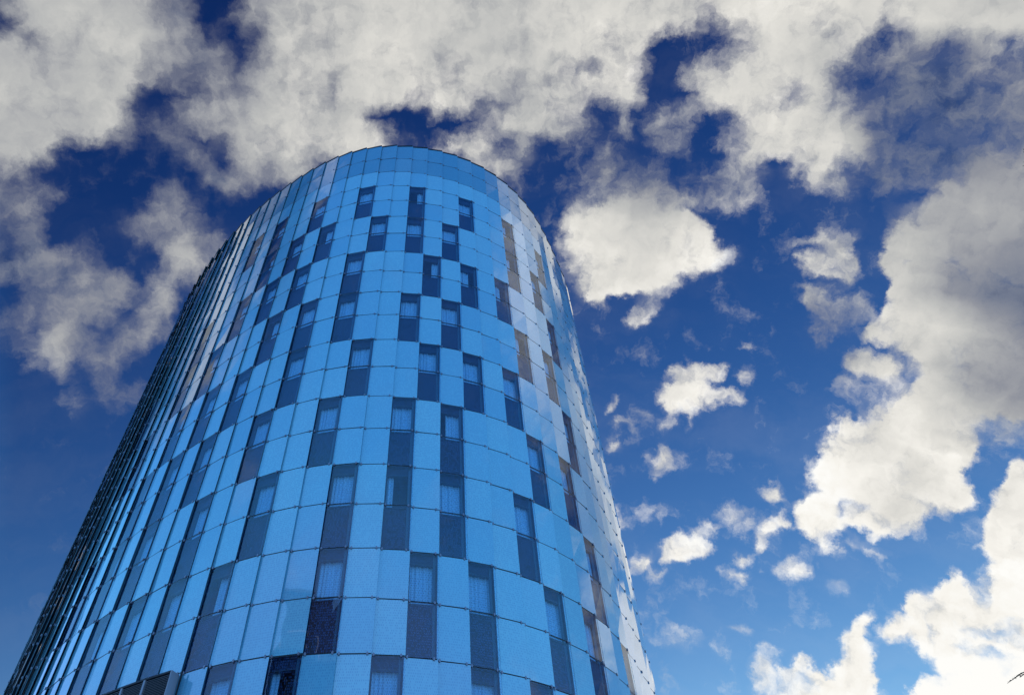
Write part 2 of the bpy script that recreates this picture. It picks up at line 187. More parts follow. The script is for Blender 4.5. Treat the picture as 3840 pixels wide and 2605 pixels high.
CLOUD_FINE = [
    [21, 21, 21, 21, 21, 21, 21, 38, 39, 26, 23, 23, 23, 21, 2, 1, 22, 30, 24, 16, 19, 18, 12, 2, 0, 0, 2, 1, 0, 0, 0, 0, 0, 0, 0, 0, 0, 0, 2, 49, 50, 50, 50, 50, 50, 50, 50, 50, 50, 50, 50, 50, 50, 50, 50, 50, 50, 50, 50, 50, 50, 50],
    [21, 21, 21, 21, 21, 21, 35, 50, 50, 50, 50, 50, 50, 38, 4, 0, 1, 11, 0, 4, 8, 8, 3, 0, 0, 0, 0, 0, 0, 0, 0, 0, 0, 0, 0, 0, 0, 0, 10, 50, 50, 50, 50, 50, 50, 50, 50, 50, 50, 50, 50, 50, 50, 50, 50, 50, 50, 50, 50, 50, 50, 50],
    [18, 19, 13, 15, 34, 47, 50, 50, 50, 50, 50, 50, 50, 50, 15, 3, 0, 0, 0, 0, 0, 0, 0, 0, 0, 0, 0, 0, 0, 0, 0, 0, 0, 0, 0, 0, 0, 0, 16, 50, 50, 50, 50, 50, 50, 50, 50, 50, 50, 50, 50, 50, 50, 50, 50, 50, 50, 50, 50, 50, 50, 50],
    [18, 49, 44, 49, 50, 50, 50, 50, 50, 50, 50, 50, 50, 50, 50, 49, 43, 29, 1, 0, 0, 0, 0, 0, 0, 0, 0, 2, 5, 9, 15, 21, 27, 32, 16, 0, 0, 0, 33, 50, 50, 50, 50, 50, 50, 50, 50, 50, 50, 50, 50, 50, 50, 50, 50, 50, 50, 50, 50, 50, 50, 50],
    [36, 50, 50, 50, 50, 50, 50, 50, 50, 50, 50, 50, 50, 50, 50, 50, 50, 50, 33, 0, 0, 0, 0, 0, 0, 0, 0, 6, 22, 29, 34, 36, 36, 34, 1, 0, 0, 0, 35, 50, 50, 50, 50, 50, 50, 50, 50, 50, 50, 50, 50, 50, 50, 50, 50, 50, 50, 50, 50, 50, 50, 50],
    [50, 50, 50, 50, 50, 50, 50, 50, 50, 50, 50, 50, 50, 50, 50, 50, 50, 50, 50, 21, 1, 0, 0, 0, 0, 0, 0, 0, 0, 1, 16, 32, 36, 36, 14, 0, 0, 5, 47, 39, 28, 49, 50, 50, 50, 50, 50, 50, 50, 50, 50, 50, 50, 50, 50, 50, 50, 50, 50, 50, 50, 50],
    [50, 50, 50, 50, 50, 50, 50, 50, 50, 50, 50, 50, 50, 50, 50, 50, 50, 50, 50, 34, 15, 11, 3, 0, 0, 0, 0, 0, 1, 29, 33, 27, 31, 35, 32, 0, 0, 6, 50, 45, 39, 50, 50, 50, 50, 50, 50, 50, 50, 50, 50, 50, 50, 50, 50, 50, 50, 50, 50, 50, 50, 50],
    [50, 50, 50, 50, 50, 50, 50, 50, 50, 50, 50, 50, 50, 50, 50, 50, 50, 50, 50, 34, 18, 20, 12, 1, 0, 0, 0, 0, 0, 1, 28, 35, 20, 29, 33, 0, 0, 0, 31, 50, 50, 50, 50, 50, 50, 50, 50, 50, 50, 50, 50, 50, 50, 50, 50, 50, 50, 50, 50, 50, 50, 50],
    [49, 50, 50, 50, 50, 50, 50, 50, 50, 50, 50, 50, 50, 50, 50, 50, 50, 50, 50, 32, 22, 11, 4, 0, 0, 0, 0, 0, 0, 0, 5, 31, 36, 36, 11, 0, 0, 0, 6, 50, 50, 50, 50, 50, 50, 50, 50, 50, 50, 50, 50, 50, 50, 50, 50, 50, 50, 50, 50, 50, 50, 50],
    [34, 50, 50, 50, 50, 50, 50, 50, 50, 50, 50, 50, 50, 50, 50, 50, 50, 49, 34, 22, 13, 0, 0, 0, 0, 0, 0, 0, 0, 0, 2, 2, 7, 15, 0, 0, 0, 0, 3, 49, 50, 50, 50, 50, 50, 50, 50, 50, 50, 50, 50, 50, 50, 50, 50, 50, 50, 50, 50, 50, 50, 50],
    [1, 28, 50, 50, 50, 50, 50, 50, 50, 50, 50, 50, 50, 50, 50, 47, 36, 21, 13, 8, 1, 0, 0, 0, 0, 0, 0, 0, 0, 1, 29, 30, 29, 9, 7, 11, 14, 0, 0, 22, 50, 50, 50, 50, 50, 50, 50, 50, 50, 50, 50, 50, 50, 50, 50, 50, 50, 50, 50, 50, 50, 50],
    [0, 1, 44, 50, 50, 50, 50, 50, 50, 50, 50, 50, 50, 45, 23, 19, 11, 0, 0, 0, 0, 0, 0, 0, 0, 0, 0, 0, 0, 1, 29, 30, 30, 20, 20, 20, 20, 15, 0, 38, 50, 50, 50, 50, 50, 50, 50, 50, 50, 50, 50, 50, 50, 50, 50, 50, 50, 50, 50, 50, 50, 50],
    [0, 0, 25, 50, 50, 44, 44, 47, 47, 49, 43, 40, 28, 19, 20, 5, 0, 0, 0, 0, 0, 0, 0, 0, 0, 0, 0, 0, 0, 1, 27, 30, 26, 20, 20, 20, 20, 20, 10, 50, 50, 50, 50, 50, 50, 50, 50, 50, 50, 50, 50, 50, 50, 50, 50, 50, 50, 50, 50, 50, 50, 50],
    [0, 0, 5, 46, 49, 6, 0, 2, 1, 4, 13, 22, 22, 17, 2, 0, 0, 0, 0, 0, 0, 0, 0, 0, 0, 0, 0, 0, 0, 0, 4, 23, 21, 20, 20, 20, 20, 14, 28, 50, 50, 50, 50, 50, 50, 50, 50, 50, 50, 50, 50, 50, 50, 50, 50, 50, 50, 50, 50, 50, 50, 50],
    [0, 0, 0, 5, 23, 0, 0, 0, 0, 10, 22, 22, 18, 0, 0, 0, 0, 0, 0, 0, 0, 0, 0, 0, 0, 0, 0, 0, 0, 0, 7, 20, 20, 20, 20, 20, 17, 6, 49, 50, 50, 50, 50, 50, 50, 50, 50, 50, 50, 50, 50, 50, 50, 50, 50, 50, 50, 50, 50, 50, 50, 50],
    [0, 0, 0, 0, 0, 0, 0, 0, 0, 18, 22, 22, 7, 0, 0, 0, 0, 0, 0, 0, 0, 0, 0, 0, 0, 0, 0, 0, 0, 0, 11, 20, 20, 20, 18, 7, 0, 18, 41, 48, 50, 50, 50, 50, 50, 50, 50, 50, 50, 50, 50, 50, 50, 50, 50, 50, 50, 50, 50, 50, 50, 50],
    [0, 0, 0, 0, 0, 0, 0, 0, 0, 9, 20, 16, 2, 0, 0, 0, 0, 0, 0, 0, 0, 0, 0, 0, 0, 0, 0, 0, 0, 0, 0, 2, 10, 10, 1, 0, 0, 0, 1, 3, 7, 30, 46, 49, 50, 50, 50, 50, 50, 50, 50, 50, 50, 50, 50, 50, 50, 50, 50, 50, 50, 50],
    [0, 0, 0, 0, 0, 0, 0, 0, 0, 0, 1, 0, 0, 0, 0, 0, 0, 0, 0, 0, 0, 0, 0, 0, 1, 0, 0, 0, 0, 0, 0, 0, 0, 0, 0, 1, 28, 35, 38, 39, 34, 18, 14, 20, 45, 50, 50, 50, 50, 50, 50, 50, 50, 50, 50, 50, 50, 50, 50, 50, 50, 50],
    [0, 0, 0, 0, 0, 0, 0, 0, 0, 0, 0, 0, 0, 0, 0, 0, 0, 0, 0, 0, 0, 0, 0, 19, 29, 9, 0, 0, 0, 0, 0, 0, 0, 0, 0, 7, 40, 41, 41, 41, 41, 38, 11, 9, 22, 50, 50, 50, 50, 50, 50, 50, 50, 50, 50, 50, 50, 50, 50, 50, 50, 50],
    [0, 0, 0, 0, 0, 0, 0, 0, 0, 0, 0, 0, 0, 0, 0, 0, 0, 0, 0, 0, 0, 0, 0, 0, 1, 0, 0, 0, 0, 0, 0, 0, 0, 0, 0, 0, 13, 39, 41, 41, 38, 28, 9, 1, 38, 50, 50, 50, 50, 50, 50, 50, 50, 50, 50, 50, 50, 50, 50, 50, 44, 33],
    [0, 0, 0, 0, 0, 0, 0, 0, 0, 0, 0, 0, 0, 0, 0, 0, 0, 0, 1, 0, 0, 1, 0, 0, 0, 0, 0, 0, 0, 0, 0, 0, 0, 0, 0, 2, 8, 14, 23, 22, 18, 18, 17, 22, 49, 50, 50, 50, 50, 50, 50, 50, 50, 50, 50, 50, 50, 46, 36, 23, 20, 20],
    [0, 0, 0, 0, 0, 0, 0, 0, 0, 0, 0, 0, 0, 0, 0, 0, 7, 28, 33, 30, 33, 31, 1, 3, 17, 9, 0, 0, 0, 0, 0, 0, 0, 0, 0, 2, 18, 18, 18, 18, 18, 18, 28, 48, 50, 50, 50, 50, 50, 50, 50, 50, 50, 50, 47, 38, 24, 20, 20, 20, 20, 20],
    [0, 0, 0, 0, 0, 0, 0, 0, 0, 0, 0, 0, 0, 0, 1, 23, 35, 36, 36, 36, 36, 28, 0, 6, 22, 15, 0, 0, 0, 0, 0, 0, 0, 0, 0, 0, 10, 18, 18, 18, 18, 23, 50, 50, 50, 50, 50, 50, 50, 50, 50, 47, 39, 24, 20, 20, 20, 20, 20, 20, 20, 20],
    [0, 0, 0, 0, 0, 0, 0, 0, 0, 0, 0, 0, 0, 0, 12, 35, 36, 36, 36, 36, 21, 2, 0, 5, 6, 2, 0, 0, 0, 0, 0, 0, 0, 0, 0, 0, 1, 17, 18, 18, 18, 43, 50, 50, 50, 50, 50, 50, 50, 50, 50, 31, 20, 20, 20, 20, 20, 20, 20, 20, 17, 10],
    [0, 0, 0, 0, 0, 0, 0, 0, 0, 0, 0, 0, 0, 1, 12, 33, 43, 45, 43, 37, 36, 31, 24, 35, 20, 0, 0, 0, 0, 0, 0, 0, 0, 0, 0, 0, 0, 7, 16, 13, 28, 50, 50, 50, 50, 50, 50, 50, 50, 50, 50, 41, 19, 20, 20, 20, 19, 15, 8, 3, 2, 2],
    [0, 0, 0, 0, 0, 0, 0, 0, 0, 0, 0, 0, 0, 14, 37, 48, 49, 49, 48, 38, 36, 35, 33, 30, 25, 2, 0, 0, 0, 0, 0, 0, 0, 0, 0, 0, 0, 0, 2, 28, 50, 50, 50, 50, 50, 50, 50, 50, 50, 50, 50, 42, 11, 20, 14, 5, 2, 2, 2, 3, 25, 43],
    [0, 0, 0, 0, 0, 0, 0, 0, 0, 0, 0, 0, 0, 15, 36, 44, 45, 43, 38, 20, 6, 3, 1, 0, 0, 0, 0, 0, 0, 0, 0, 0, 0, 0, 0, 0, 0, 14, 45, 50, 50, 50, 50, 50, 50, 50, 50, 50, 50, 50, 50, 43, 1, 2, 2, 1, 4, 16, 36, 47, 50, 50],
    [0, 0, 0, 0, 0, 1, 7, 17, 0, 0, 0, 0, 0, 1, 15, 28, 26, 36, 26, 1, 0, 0, 0, 0, 0, 0, 0, 0, 0, 0, 0, 0, 0, 0, 0, 0, 0, 36, 50, 50, 50, 50, 50, 50, 50, 50, 50, 50, 50, 50, 50, 36, 1, 1, 1, 0, 44, 50, 50, 50, 50, 50],
    [0, 0, 0, 0, 2, 23, 24, 9, 0, 0, 11, 23, 6, 13, 24, 17, 3, 34, 6, 0, 0, 0, 0, 0, 0, 0, 0, 0, 0, 0, 0, 0, 0, 0, 0, 0, 2, 48, 50, 50, 50, 50, 50, 50, 50, 50, 50, 50, 50, 50, 50, 4, 0, 0, 0, 0, 48, 50, 50, 50, 50, 50],
    [0, 0, 0, 0, 0, 1, 2, 2, 1, 1, 5, 10, 3, 22, 29, 23, 2, 14, 0, 0, 0, 0, 0, 0, 0, 0, 0, 0, 0, 0, 0, 0, 0, 0, 0, 0, 16, 50, 50, 50, 50, 50, 50, 50, 50, 50, 50, 50, 50, 50, 50, 27, 1, 0, 0, 1, 49, 50, 50, 50, 50, 50],
    [0, 0, 0, 0, 0, 1, 10, 23, 22, 19, 7, 0, 0, 6, 13, 6, 0, 0, 0, 0, 0, 0, 0, 0, 0, 0, 0, 0, 0, 0, 0, 0, 0, 0, 0, 0, 41, 50, 50, 50, 50, 50, 50, 50, 50, 50, 50, 50, 50, 50, 50, 50, 43, 12, 0, 32, 50, 50, 50, 50, 50, 50],
    [0, 0, 0, 0, 0, 0, 1, 6, 4, 0, 0, 0, 0, 0, 1, 1, 0, 0, 0, 0, 0, 0, 0, 0, 0, 0, 0, 0, 0, 0, 0, 0, 0, 0, 14, 31, 50, 50, 50, 50, 50, 50, 50, 50, 50, 50, 50, 50, 50, 50, 50, 50, 49, 4, 9, 50, 50, 50, 50, 50, 50, 50],
    [0, 0, 0, 0, 0, 0, 9, 27, 27, 9, 0, 0, 0, 1, 19, 19, 0, 0, 0, 0, 0, 0, 0, 0, 0, 0, 0, 0, 0, 0, 0, 0, 0, 0, 35, 50, 50, 50, 50, 50, 50, 50, 50, 50, 50, 50, 50, 50, 50, 50, 50, 50, 20, 0, 10, 50, 50, 50, 50, 50, 50, 50],
    [0, 0, 0, 0, 0, 0, 3, 18, 23, 10, 0, 0, 0, 8, 34, 27, 1, 0, 0, 0, 0, 0, 0, 0, 0, 0, 0, 0, 0, 0, 0, 0, 0, 0, 26, 50, 50, 50, 50, 50, 50, 50, 50, 50, 50, 50, 50, 50, 50, 50, 49, 23, 0, 0, 0, 49, 50, 50, 50, 50, 50, 50],
    [0, 0, 0, 0, 0, 0, 0, 0, 1, 0, 0, 0, 0, 14, 34, 21, 5, 0, 0, 0, 0, 0, 0, 0, 0, 0, 0, 0, 2, 1, 0, 0, 0, 0, 8, 47, 50, 50, 50, 50, 50, 50, 50, 50, 50, 50, 50, 50, 48, 38, 9, 0, 0, 0, 10, 50, 50, 50, 50, 50, 50, 50],
    [0, 0, 0, 0, 0, 0, 0, 0, 0, 0, 0, 0, 3, 22, 29, 28, 18, 1, 0, 0, 0, 0, 0, 0, 0, 0, 0, 12, 30, 29, 10, 0, 0, 0, 0, 24, 50, 50, 50, 50, 50, 50, 50, 50, 50, 50, 50, 45, 3, 0, 0, 0, 0, 0, 5, 50, 50, 50, 50, 50, 50, 50],
    [0, 0, 0, 0, 0, 0, 0, 0, 0, 0, 0, 0, 1, 13, 20, 16, 4, 0, 0, 0, 0, 0, 0, 0, 0, 0, 0, 13, 34, 36, 21, 0, 0, 0, 16, 49, 50, 49, 25, 32, 39, 29, 42, 41, 40, 48, 48, 7, 0, 0, 0, 0, 0, 0, 1, 48, 50, 50, 50, 50, 50, 50],
    [0, 0, 0, 0, 0, 0, 0, 0, 0, 0, 0, 0, 0, 0, 0, 0, 0, 0, 0, 0, 0, 0, 0, 0, 0, 0, 0, 0, 5, 8, 2, 0, 1, 28, 50, 50, 50, 48, 29, 43, 42, 44, 46, 33, 31, 29, 25, 0, 0, 0, 0, 0, 0, 0, 17, 50, 50, 50, 50, 50, 50, 50],
    [0, 0, 0, 0, 0, 0, 0, 0, 0, 0, 0, 0, 0, 0, 0, 0, 0, 0, 0, 0, 0, 0, 0, 1, 5, 7, 5, 1, 0, 0, 0, 3, 2, 42, 50, 50, 50, 50, 50, 50, 48, 44, 43, 48, 39, 39, 5, 0, 0, 0, 0, 0, 0, 0, 0, 22, 50, 50, 50, 50, 50, 50],
    [0, 0, 0, 0, 0, 0, 0, 0, 0, 0, 0, 0, 0, 0, 0, 0, 0, 0, 0, 0, 0, 0, 0, 9, 18, 20, 19, 11, 1, 1, 20, 33, 3, 24, 50, 50, 50, 50, 48, 32, 5, 0, 0, 27, 36, 8, 0, 0, 0, 0, 0, 0, 0, 0, 0, 20, 50, 50, 50, 50, 50, 50],
    [0, 0, 0, 0, 0, 0, 0, 0, 0, 0, 0, 0, 0, 1, 1, 0, 0, 0, 0, 0, 0, 0, 1, 11, 20, 21, 21, 16, 4, 30, 39, 39, 14, 20, 46, 46, 37, 28, 9, 0, 8, 13, 12, 7, 2, 0, 0, 0, 0, 0, 0, 0, 0, 0, 12, 47, 50, 50, 50, 50, 50, 50],
    [0, 0, 0, 0, 0, 0, 0, 0, 1, 22, 7, 2, 11, 15, 16, 13, 6, 0, 0, 0, 0, 1, 1, 3, 11, 16, 16, 9, 14, 39, 39, 28, 0, 0, 1, 1, 4, 32, 33, 7, 25, 11, 21, 24, 23, 13, 1, 0, 0, 0, 0, 20, 39, 12, 20, 33, 50, 50, 50, 50, 50, 50],
    [0, 0, 0, 0, 0, 0, 0, 0, 2, 38, 17, 3, 13, 17, 18, 17, 10, 1, 0, 0, 12, 25, 21, 1, 0, 1, 1, 1, 31, 26, 14, 2, 0, 0, 0, 0, 2, 24, 26, 3, 0, 0, 0, 2, 5, 5, 1, 0, 0, 0, 0, 43, 50, 49, 21, 24, 50, 50, 50, 50, 50, 50],
    [0, 0, 0, 0, 0, 0, 0, 0, 1, 28, 12, 0, 1, 3, 4, 3, 1, 0, 6, 22, 20, 15, 4, 0, 0, 1, 5, 5, 18, 0, 0, 4, 21, 8, 1, 0, 0, 1, 1, 0, 0, 0, 0, 0, 0, 0, 0, 0, 0, 0, 4, 50, 50, 50, 35, 33, 50, 50, 50, 50, 50, 50],
    [0, 0, 0, 0, 0, 0, 0, 0, 0, 2, 0, 0, 0, 0, 0, 0, 1, 20, 41, 42, 42, 41, 33, 9, 0, 13, 35, 26, 1, 0, 0, 13, 26, 25, 12, 0, 0, 0, 0, 0, 0, 0, 0, 0, 0, 0, 0, 0, 0, 11, 23, 50, 50, 50, 50, 50, 50, 50, 50, 50, 50, 50],
    [0, 0, 0, 0, 0, 0, 0, 0, 0, 0, 0, 0, 0, 0, 0, 1, 27, 42, 42, 42, 42, 41, 17, 1, 0, 10, 29, 18, 1, 5, 4, 24, 30, 30, 20, 1, 0, 0, 0, 0, 0, 0, 0, 0, 0, 0, 0, 0, 15, 50, 50, 50, 50, 50, 50, 50, 50, 45, 38, 34, 41, 50],
    [0, 0, 0, 0, 0, 0, 0, 0, 0, 0, 0, 0, 0, 0, 0, 17, 42, 42, 43, 42, 40, 11, 0, 1, 9, 5, 5, 2, 5, 17, 4, 22, 29, 29, 15, 0, 0, 12, 20, 13, 1, 0, 0, 0, 0, 0, 0, 1, 49, 50, 50, 50, 50, 50, 49, 39, 28, 25, 25, 33, 48, 50],
    [0, 0, 0, 0, 0, 0, 0, 0, 0, 0, 1, 11, 20, 17, 7, 6, 39, 42, 42, 37, 6, 0, 0, 2, 10, 22, 30, 18, 0, 0, 0, 8, 17, 13, 2, 0, 0, 11, 21, 17, 1, 0, 0, 0, 0, 0, 0, 1, 47, 50, 50, 50, 50, 46, 30, 25, 26, 33, 45, 50, 50, 50],
    [0, 0, 0, 0, 0, 0, 0, 0, 0, 0, 2, 35, 37, 36, 9, 2, 7, 9, 7, 2, 0, 0, 0, 0, 0, 2, 4, 1, 0, 0, 0, 0, 0, 0, 0, 0, 0, 0, 0, 0, 0, 0, 0, 0, 0, 0, 7, 5, 44, 50, 50, 50, 50, 46, 43, 45, 48, 47, 46, 49, 50, 50],
    [0, 0, 0, 0, 0, 0, 0, 0, 0, 0, 1, 20, 16, 7, 19, 26, 24, 6, 0, 0, 0, 0, 0, 0, 0, 0, 0, 0, 0, 0, 0, 0, 0, 0, 0, 0, 0, 0, 0, 0, 0, 0, 14, 27, 1, 12, 41, 35, 41, 50, 42, 50, 50, 47, 39, 43, 26, 21, 21, 39, 50, 50],
    [0, 0, 0, 0, 0, 0, 0, 0, 0, 0, 0, 0, 0, 1, 7, 8, 3, 0, 0, 0, 0, 0, 0, 0, 0, 0, 0, 0, 0, 0, 0, 0, 0, 0, 0, 0, 0, 0, 0, 0, 0, 10, 49, 45, 1, 29, 50, 48, 47, 50, 31, 46, 47, 30, 31, 40, 27, 26, 37, 49, 42, 47],
    [0, 0, 0, 0, 0, 0, 0, 0, 0, 0, 0, 0, 0, 0, 0, 0, 0, 0, 0, 0, 0, 0, 0, 0, 0, 0, 0, 0, 0, 0, 0, 0, 0, 0, 0, 0, 0, 0, 0, 0, 0, 42, 50, 21, 0, 29, 50, 45, 31, 50, 32, 45, 49, 46, 49, 50, 50, 50, 50, 35, 24, 44],
    [0, 0, 0, 0, 0, 0, 0, 0, 0, 0, 0, 0, 0, 0, 0, 0, 0, 0, 0, 0, 0, 0, 0, 0, 0, 0, 0, 0, 0, 0, 0, 0, 0, 0, 0, 0, 0, 0, 0, 0, 13, 50, 49, 5, 0, 11, 32, 20, 4, 47, 44, 49, 50, 50, 50, 50, 50, 50, 50, 46, 47, 50],
    [0, 0, 0, 0, 0, 0, 0, 0, 0, 0, 0, 0, 0, 0, 0, 0, 0, 0, 0, 0, 0, 0, 0, 0, 0, 0, 0, 0, 0, 0, 0, 0, 0, 0, 0, 0, 0, 0, 0, 0, 39, 50, 50, 46, 23, 0, 2, 0, 0, 9, 16, 25, 50, 50, 50, 50, 50, 50, 50, 50, 50, 50],
    [0, 0, 0, 0, 0, 0, 0, 0, 0, 0, 0, 0, 0, 0, 0, 0, 0, 0, 0, 0, 0, 0, 0, 0, 0, 0, 1, 3, 1, 0, 0, 0, 0, 0, 0, 0, 0, 0, 0, 1, 47, 50, 50, 50, 38, 0, 0, 0, 0, 0, 0, 17, 50, 50, 50, 50, 50, 50, 50, 50, 50, 50],
    [0, 0, 0, 0, 0, 0, 0, 0, 0, 0, 0, 0, 0, 0, 0, 0, 0, 0, 0, 0, 0, 0, 0, 0, 0, 3, 23, 24, 6, 0, 0, 0, 0, 0, 0, 0, 0, 0, 0, 1, 43, 50, 50, 50, 47, 1, 0, 0, 0, 0, 0, 15, 47, 50, 50, 50, 50, 50, 50, 50, 50, 50],
    [0, 0, 0, 0, 0, 0, 0, 0, 0, 0, 0, 0, 0, 0, 0, 0, 0, 0, 0, 0, 0, 0, 0, 0, 0, 1, 2, 1, 0, 0, 3, 3, 0, 0, 0, 0, 0, 0, 0, 3, 43, 50, 50, 50, 49, 10, 0, 0, 0, 0, 33, 48, 50, 50, 50, 50, 50, 50, 50, 50, 50, 50],
    [0, 0, 0, 0, 0, 0, 0, 0, 0, 0, 0, 0, 0, 3, 6, 9, 10, 11, 11, 9, 6, 3, 0, 0, 0, 0, 0, 0, 1, 14, 23, 21, 4, 1, 5, 1, 0, 1, 10, 46, 50, 50, 50, 50, 50, 44, 1, 0, 0, 2, 49, 50, 50, 50, 50, 50, 50, 50, 50, 50, 50, 50],
    [0, 0, 0, 0, 0, 0, 0, 0, 0, 0, 0, 0, 2, 7, 12, 15, 16, 16, 16, 16, 14, 9, 3, 4, 4, 0, 0, 0, 2, 16, 18, 8, 0, 10, 48, 38, 34, 45, 49, 50, 50, 50, 50, 50, 50, 49, 3, 0, 0, 2, 49, 50, 50, 50, 50, 50, 50, 50, 50, 50, 50, 50],
    [0, 0, 0, 0, 0, 0, 0, 0, 0, 0, 0, 0, 0, 1, 2, 4, 6, 7, 7, 5, 3, 1, 3, 7, 2, 0, 0, 0, 12, 32, 24, 3, 34, 36, 45, 28, 24, 31, 49, 50, 50, 50, 50, 50, 50, 50, 5, 0, 0, 2, 49, 50, 50, 50, 50, 50, 50, 50, 50, 50, 50, 50],
    [0, 0, 0, 0, 0, 0, 0, 0, 0, 0, 0, 0, 0, 0, 0, 0, 0, 0, 0, 0, 0, 0, 0, 0, 0, 0, 0, 2, 31, 41, 37, 22, 50, 38, 29, 26, 24, 37, 50, 50, 50, 50, 50, 50, 50, 50, 8, 0, 0, 4, 50, 50, 50, 50, 50, 50, 50, 50, 50, 50, 50, 50],
    [0, 0, 0, 0, 0, 0, 0, 0, 0, 0, 0, 0, 0, 0, 0, 0, 0, 0, 0, 0, 0, 0, 0, 0, 0, 0, 0, 2, 27, 39, 26, 19, 50, 34, 30, 39, 45, 50, 50, 50, 50, 50, 50, 50, 50, 50, 12, 0, 0, 6, 50, 50, 50, 50, 50, 50, 50, 50, 50, 50, 50, 50],
    [0, 0, 0, 0, 0, 0, 0, 0, 0, 0, 0, 0, 0, 0, 0, 0, 0, 0, 0, 0, 0, 0, 0, 0, 0, 0, 0, 0, 5, 10, 2, 15, 50, 49, 49, 50, 50, 50, 50, 50, 50, 50, 50, 50, 50, 50, 17, 0, 0, 7, 50, 50, 50, 50, 50, 50, 50, 50, 50, 50, 50, 50],
]
CLOUD_TONE = [
    [29, 29, 29, 29, 29, 30, 30, 30, 21, 20, 27, 29, 36, 35, 35, 36, 38, 37, 35, 34, 32, 35, 33, 33, 35, 35, 33, 33, 33, 33, 33, 33],
    [29, 29, 29, 29, 29, 30, 30, 29, 17, 22, 27, 30, 36, 35, 35, 36, 37, 38, 35, 34, 32, 37, 33, 33, 36, 35, 34, 33, 33, 33, 33, 32],
    [29, 29, 29, 29, 29, 30, 31, 29, 16, 20, 27, 32, 36, 35, 35, 36, 37, 38, 35, 33, 32, 38, 34, 33, 34, 33, 33, 23, 20, 16, 13, 10],
    [29, 29, 29, 29, 29, 30, 31, 28, 17, 17, 28, 33, 36, 35, 35, 35, 37, 38, 36, 33, 35, 36, 34, 24, 10, 7, 16, 7, 7, 7, 7, 7],
    [29, 29, 29, 29, 29, 30, 30, 23, 21, 24, 31, 33, 35, 35, 35, 34, 34, 37, 35, 34, 34, 39, 39, 30, 8, 6, 7, 8, 7, 8, 10, 13],
    [23, 26, 27, 28, 26, 29, 24, 9, 22, 25, 34, 36, 39, 39, 35, 35, 32, 34, 20, 19, 28, 40, 40, 40, 14, 7, 17, 24, 16, 16, 15, 12],
    [10, 11, 13, 11, 14, 20, 20, 17, 18, 22, 34, 35, 39, 40, 37, 38, 33, 28, 15, 17, 17, 34, 39, 38, 16, 31, 25, 20, 12, 13, 13, 13],
    [9, 9, 9, 9, 9, 12, 17, 19, 20, 19, 33, 35, 36, 38, 37, 38, 35, 40, 38, 34, 35, 44, 39, 33, 33, 34, 21, 13, 12, 10, 9, 9],
    [9, 9, 9, 10, 14, 14, 17, 25, 28, 27, 29, 31, 32, 33, 33, 34, 40, 41, 40, 39, 42, 45, 34, 33, 32, 35, 19, 10, 9, 12, 17, 18],
    [22, 20, 11, 16, 21, 15, 18, 18, 23, 27, 29, 31, 32, 33, 33, 34, 35, 41, 42, 43, 44, 44, 34, 21, 18, 39, 37, 28, 20, 18, 18, 18],
    [24, 24, 23, 27, 27, 17, 17, 18, 22, 28, 29, 31, 32, 33, 33, 34, 35, 36, 39, 41, 40, 40, 35, 18, 19, 40, 36, 20, 19, 19, 20, 21],
    [25, 25, 24, 26, 24, 17, 17, 25, 27, 28, 30, 31, 32, 33, 34, 34, 35, 38, 38, 38, 40, 42, 40, 29, 31, 41, 42, 34, 25, 22, 24, 43],
    [26, 25, 25, 25, 24, 23, 25, 26, 28, 29, 30, 31, 32, 33, 34, 35, 35, 38, 38, 38, 43, 44, 43, 39, 47, 36, 41, 47, 42, 48, 49, 49],
    [26, 26, 26, 26, 26, 26, 26, 27, 28, 29, 30, 31, 32, 33, 34, 35, 36, 38, 38, 38, 41, 41, 44, 44, 48, 41, 34, 37, 47, 46, 50, 50],
    [27, 27, 27, 27, 27, 27, 27, 28, 29, 30, 31, 32, 33, 33, 34, 35, 36, 37, 38, 40, 41, 43, 44, 44, 48, 46, 36, 48, 47, 47, 50, 50],
    [28, 28, 27, 27, 28, 28, 28, 29, 30, 31, 31, 32, 33, 34, 34, 35, 36, 39, 47, 47, 47, 47, 44, 46, 48, 48, 49, 50, 49, 49, 50, 50],
    [28, 28, 28, 28, 28, 29, 29, 30, 30, 31, 32, 32, 33, 34, 35, 36, 36, 43, 47, 47, 47, 47, 46, 47, 47, 49, 49, 49, 46, 46, 50, 50],
    [29, 29, 29, 29, 29, 29, 30, 30, 31, 31, 32, 33, 33, 34, 35, 36, 37, 43, 47, 47, 47, 47, 47, 49, 49, 50, 49, 49, 49, 50, 50, 50],
    [29, 29, 29, 29, 30, 30, 30, 31, 31, 32, 32, 33, 34, 34, 35, 36, 37, 38, 46, 47, 47, 47, 48, 49, 49, 48, 45, 49, 50, 50, 50, 50],
    [30, 30, 30, 30, 30, 30, 31, 31, 32, 32, 33, 33, 34, 34, 35, 36, 37, 37, 40, 46, 46, 45, 49, 49, 49, 46, 49, 49, 50, 50, 50, 50],
    [30, 30, 30, 30, 31, 31, 31, 32, 32, 32, 33, 33, 34, 35, 35, 36, 37, 37, 38, 39, 39, 40, 49, 49, 49, 49, 49, 49, 50, 50, 50, 50],
]

CH_X0, CH_X1, CH_Y0, CH_Y1 = -.39, .47, .075, .615

world = bpy.data.worlds.new("World")
scene.world = world
world.use_nodes = True
world.node_tree.nodes.clear()
W = NT(world.node_tree)
out = W.n("ShaderNodeOutputWorld")
bg = W.n("ShaderNodeBackground")
bg.inputs["Strength"].default_value = 0.1
W.l(bg.outputs[0], out.inputs[0])

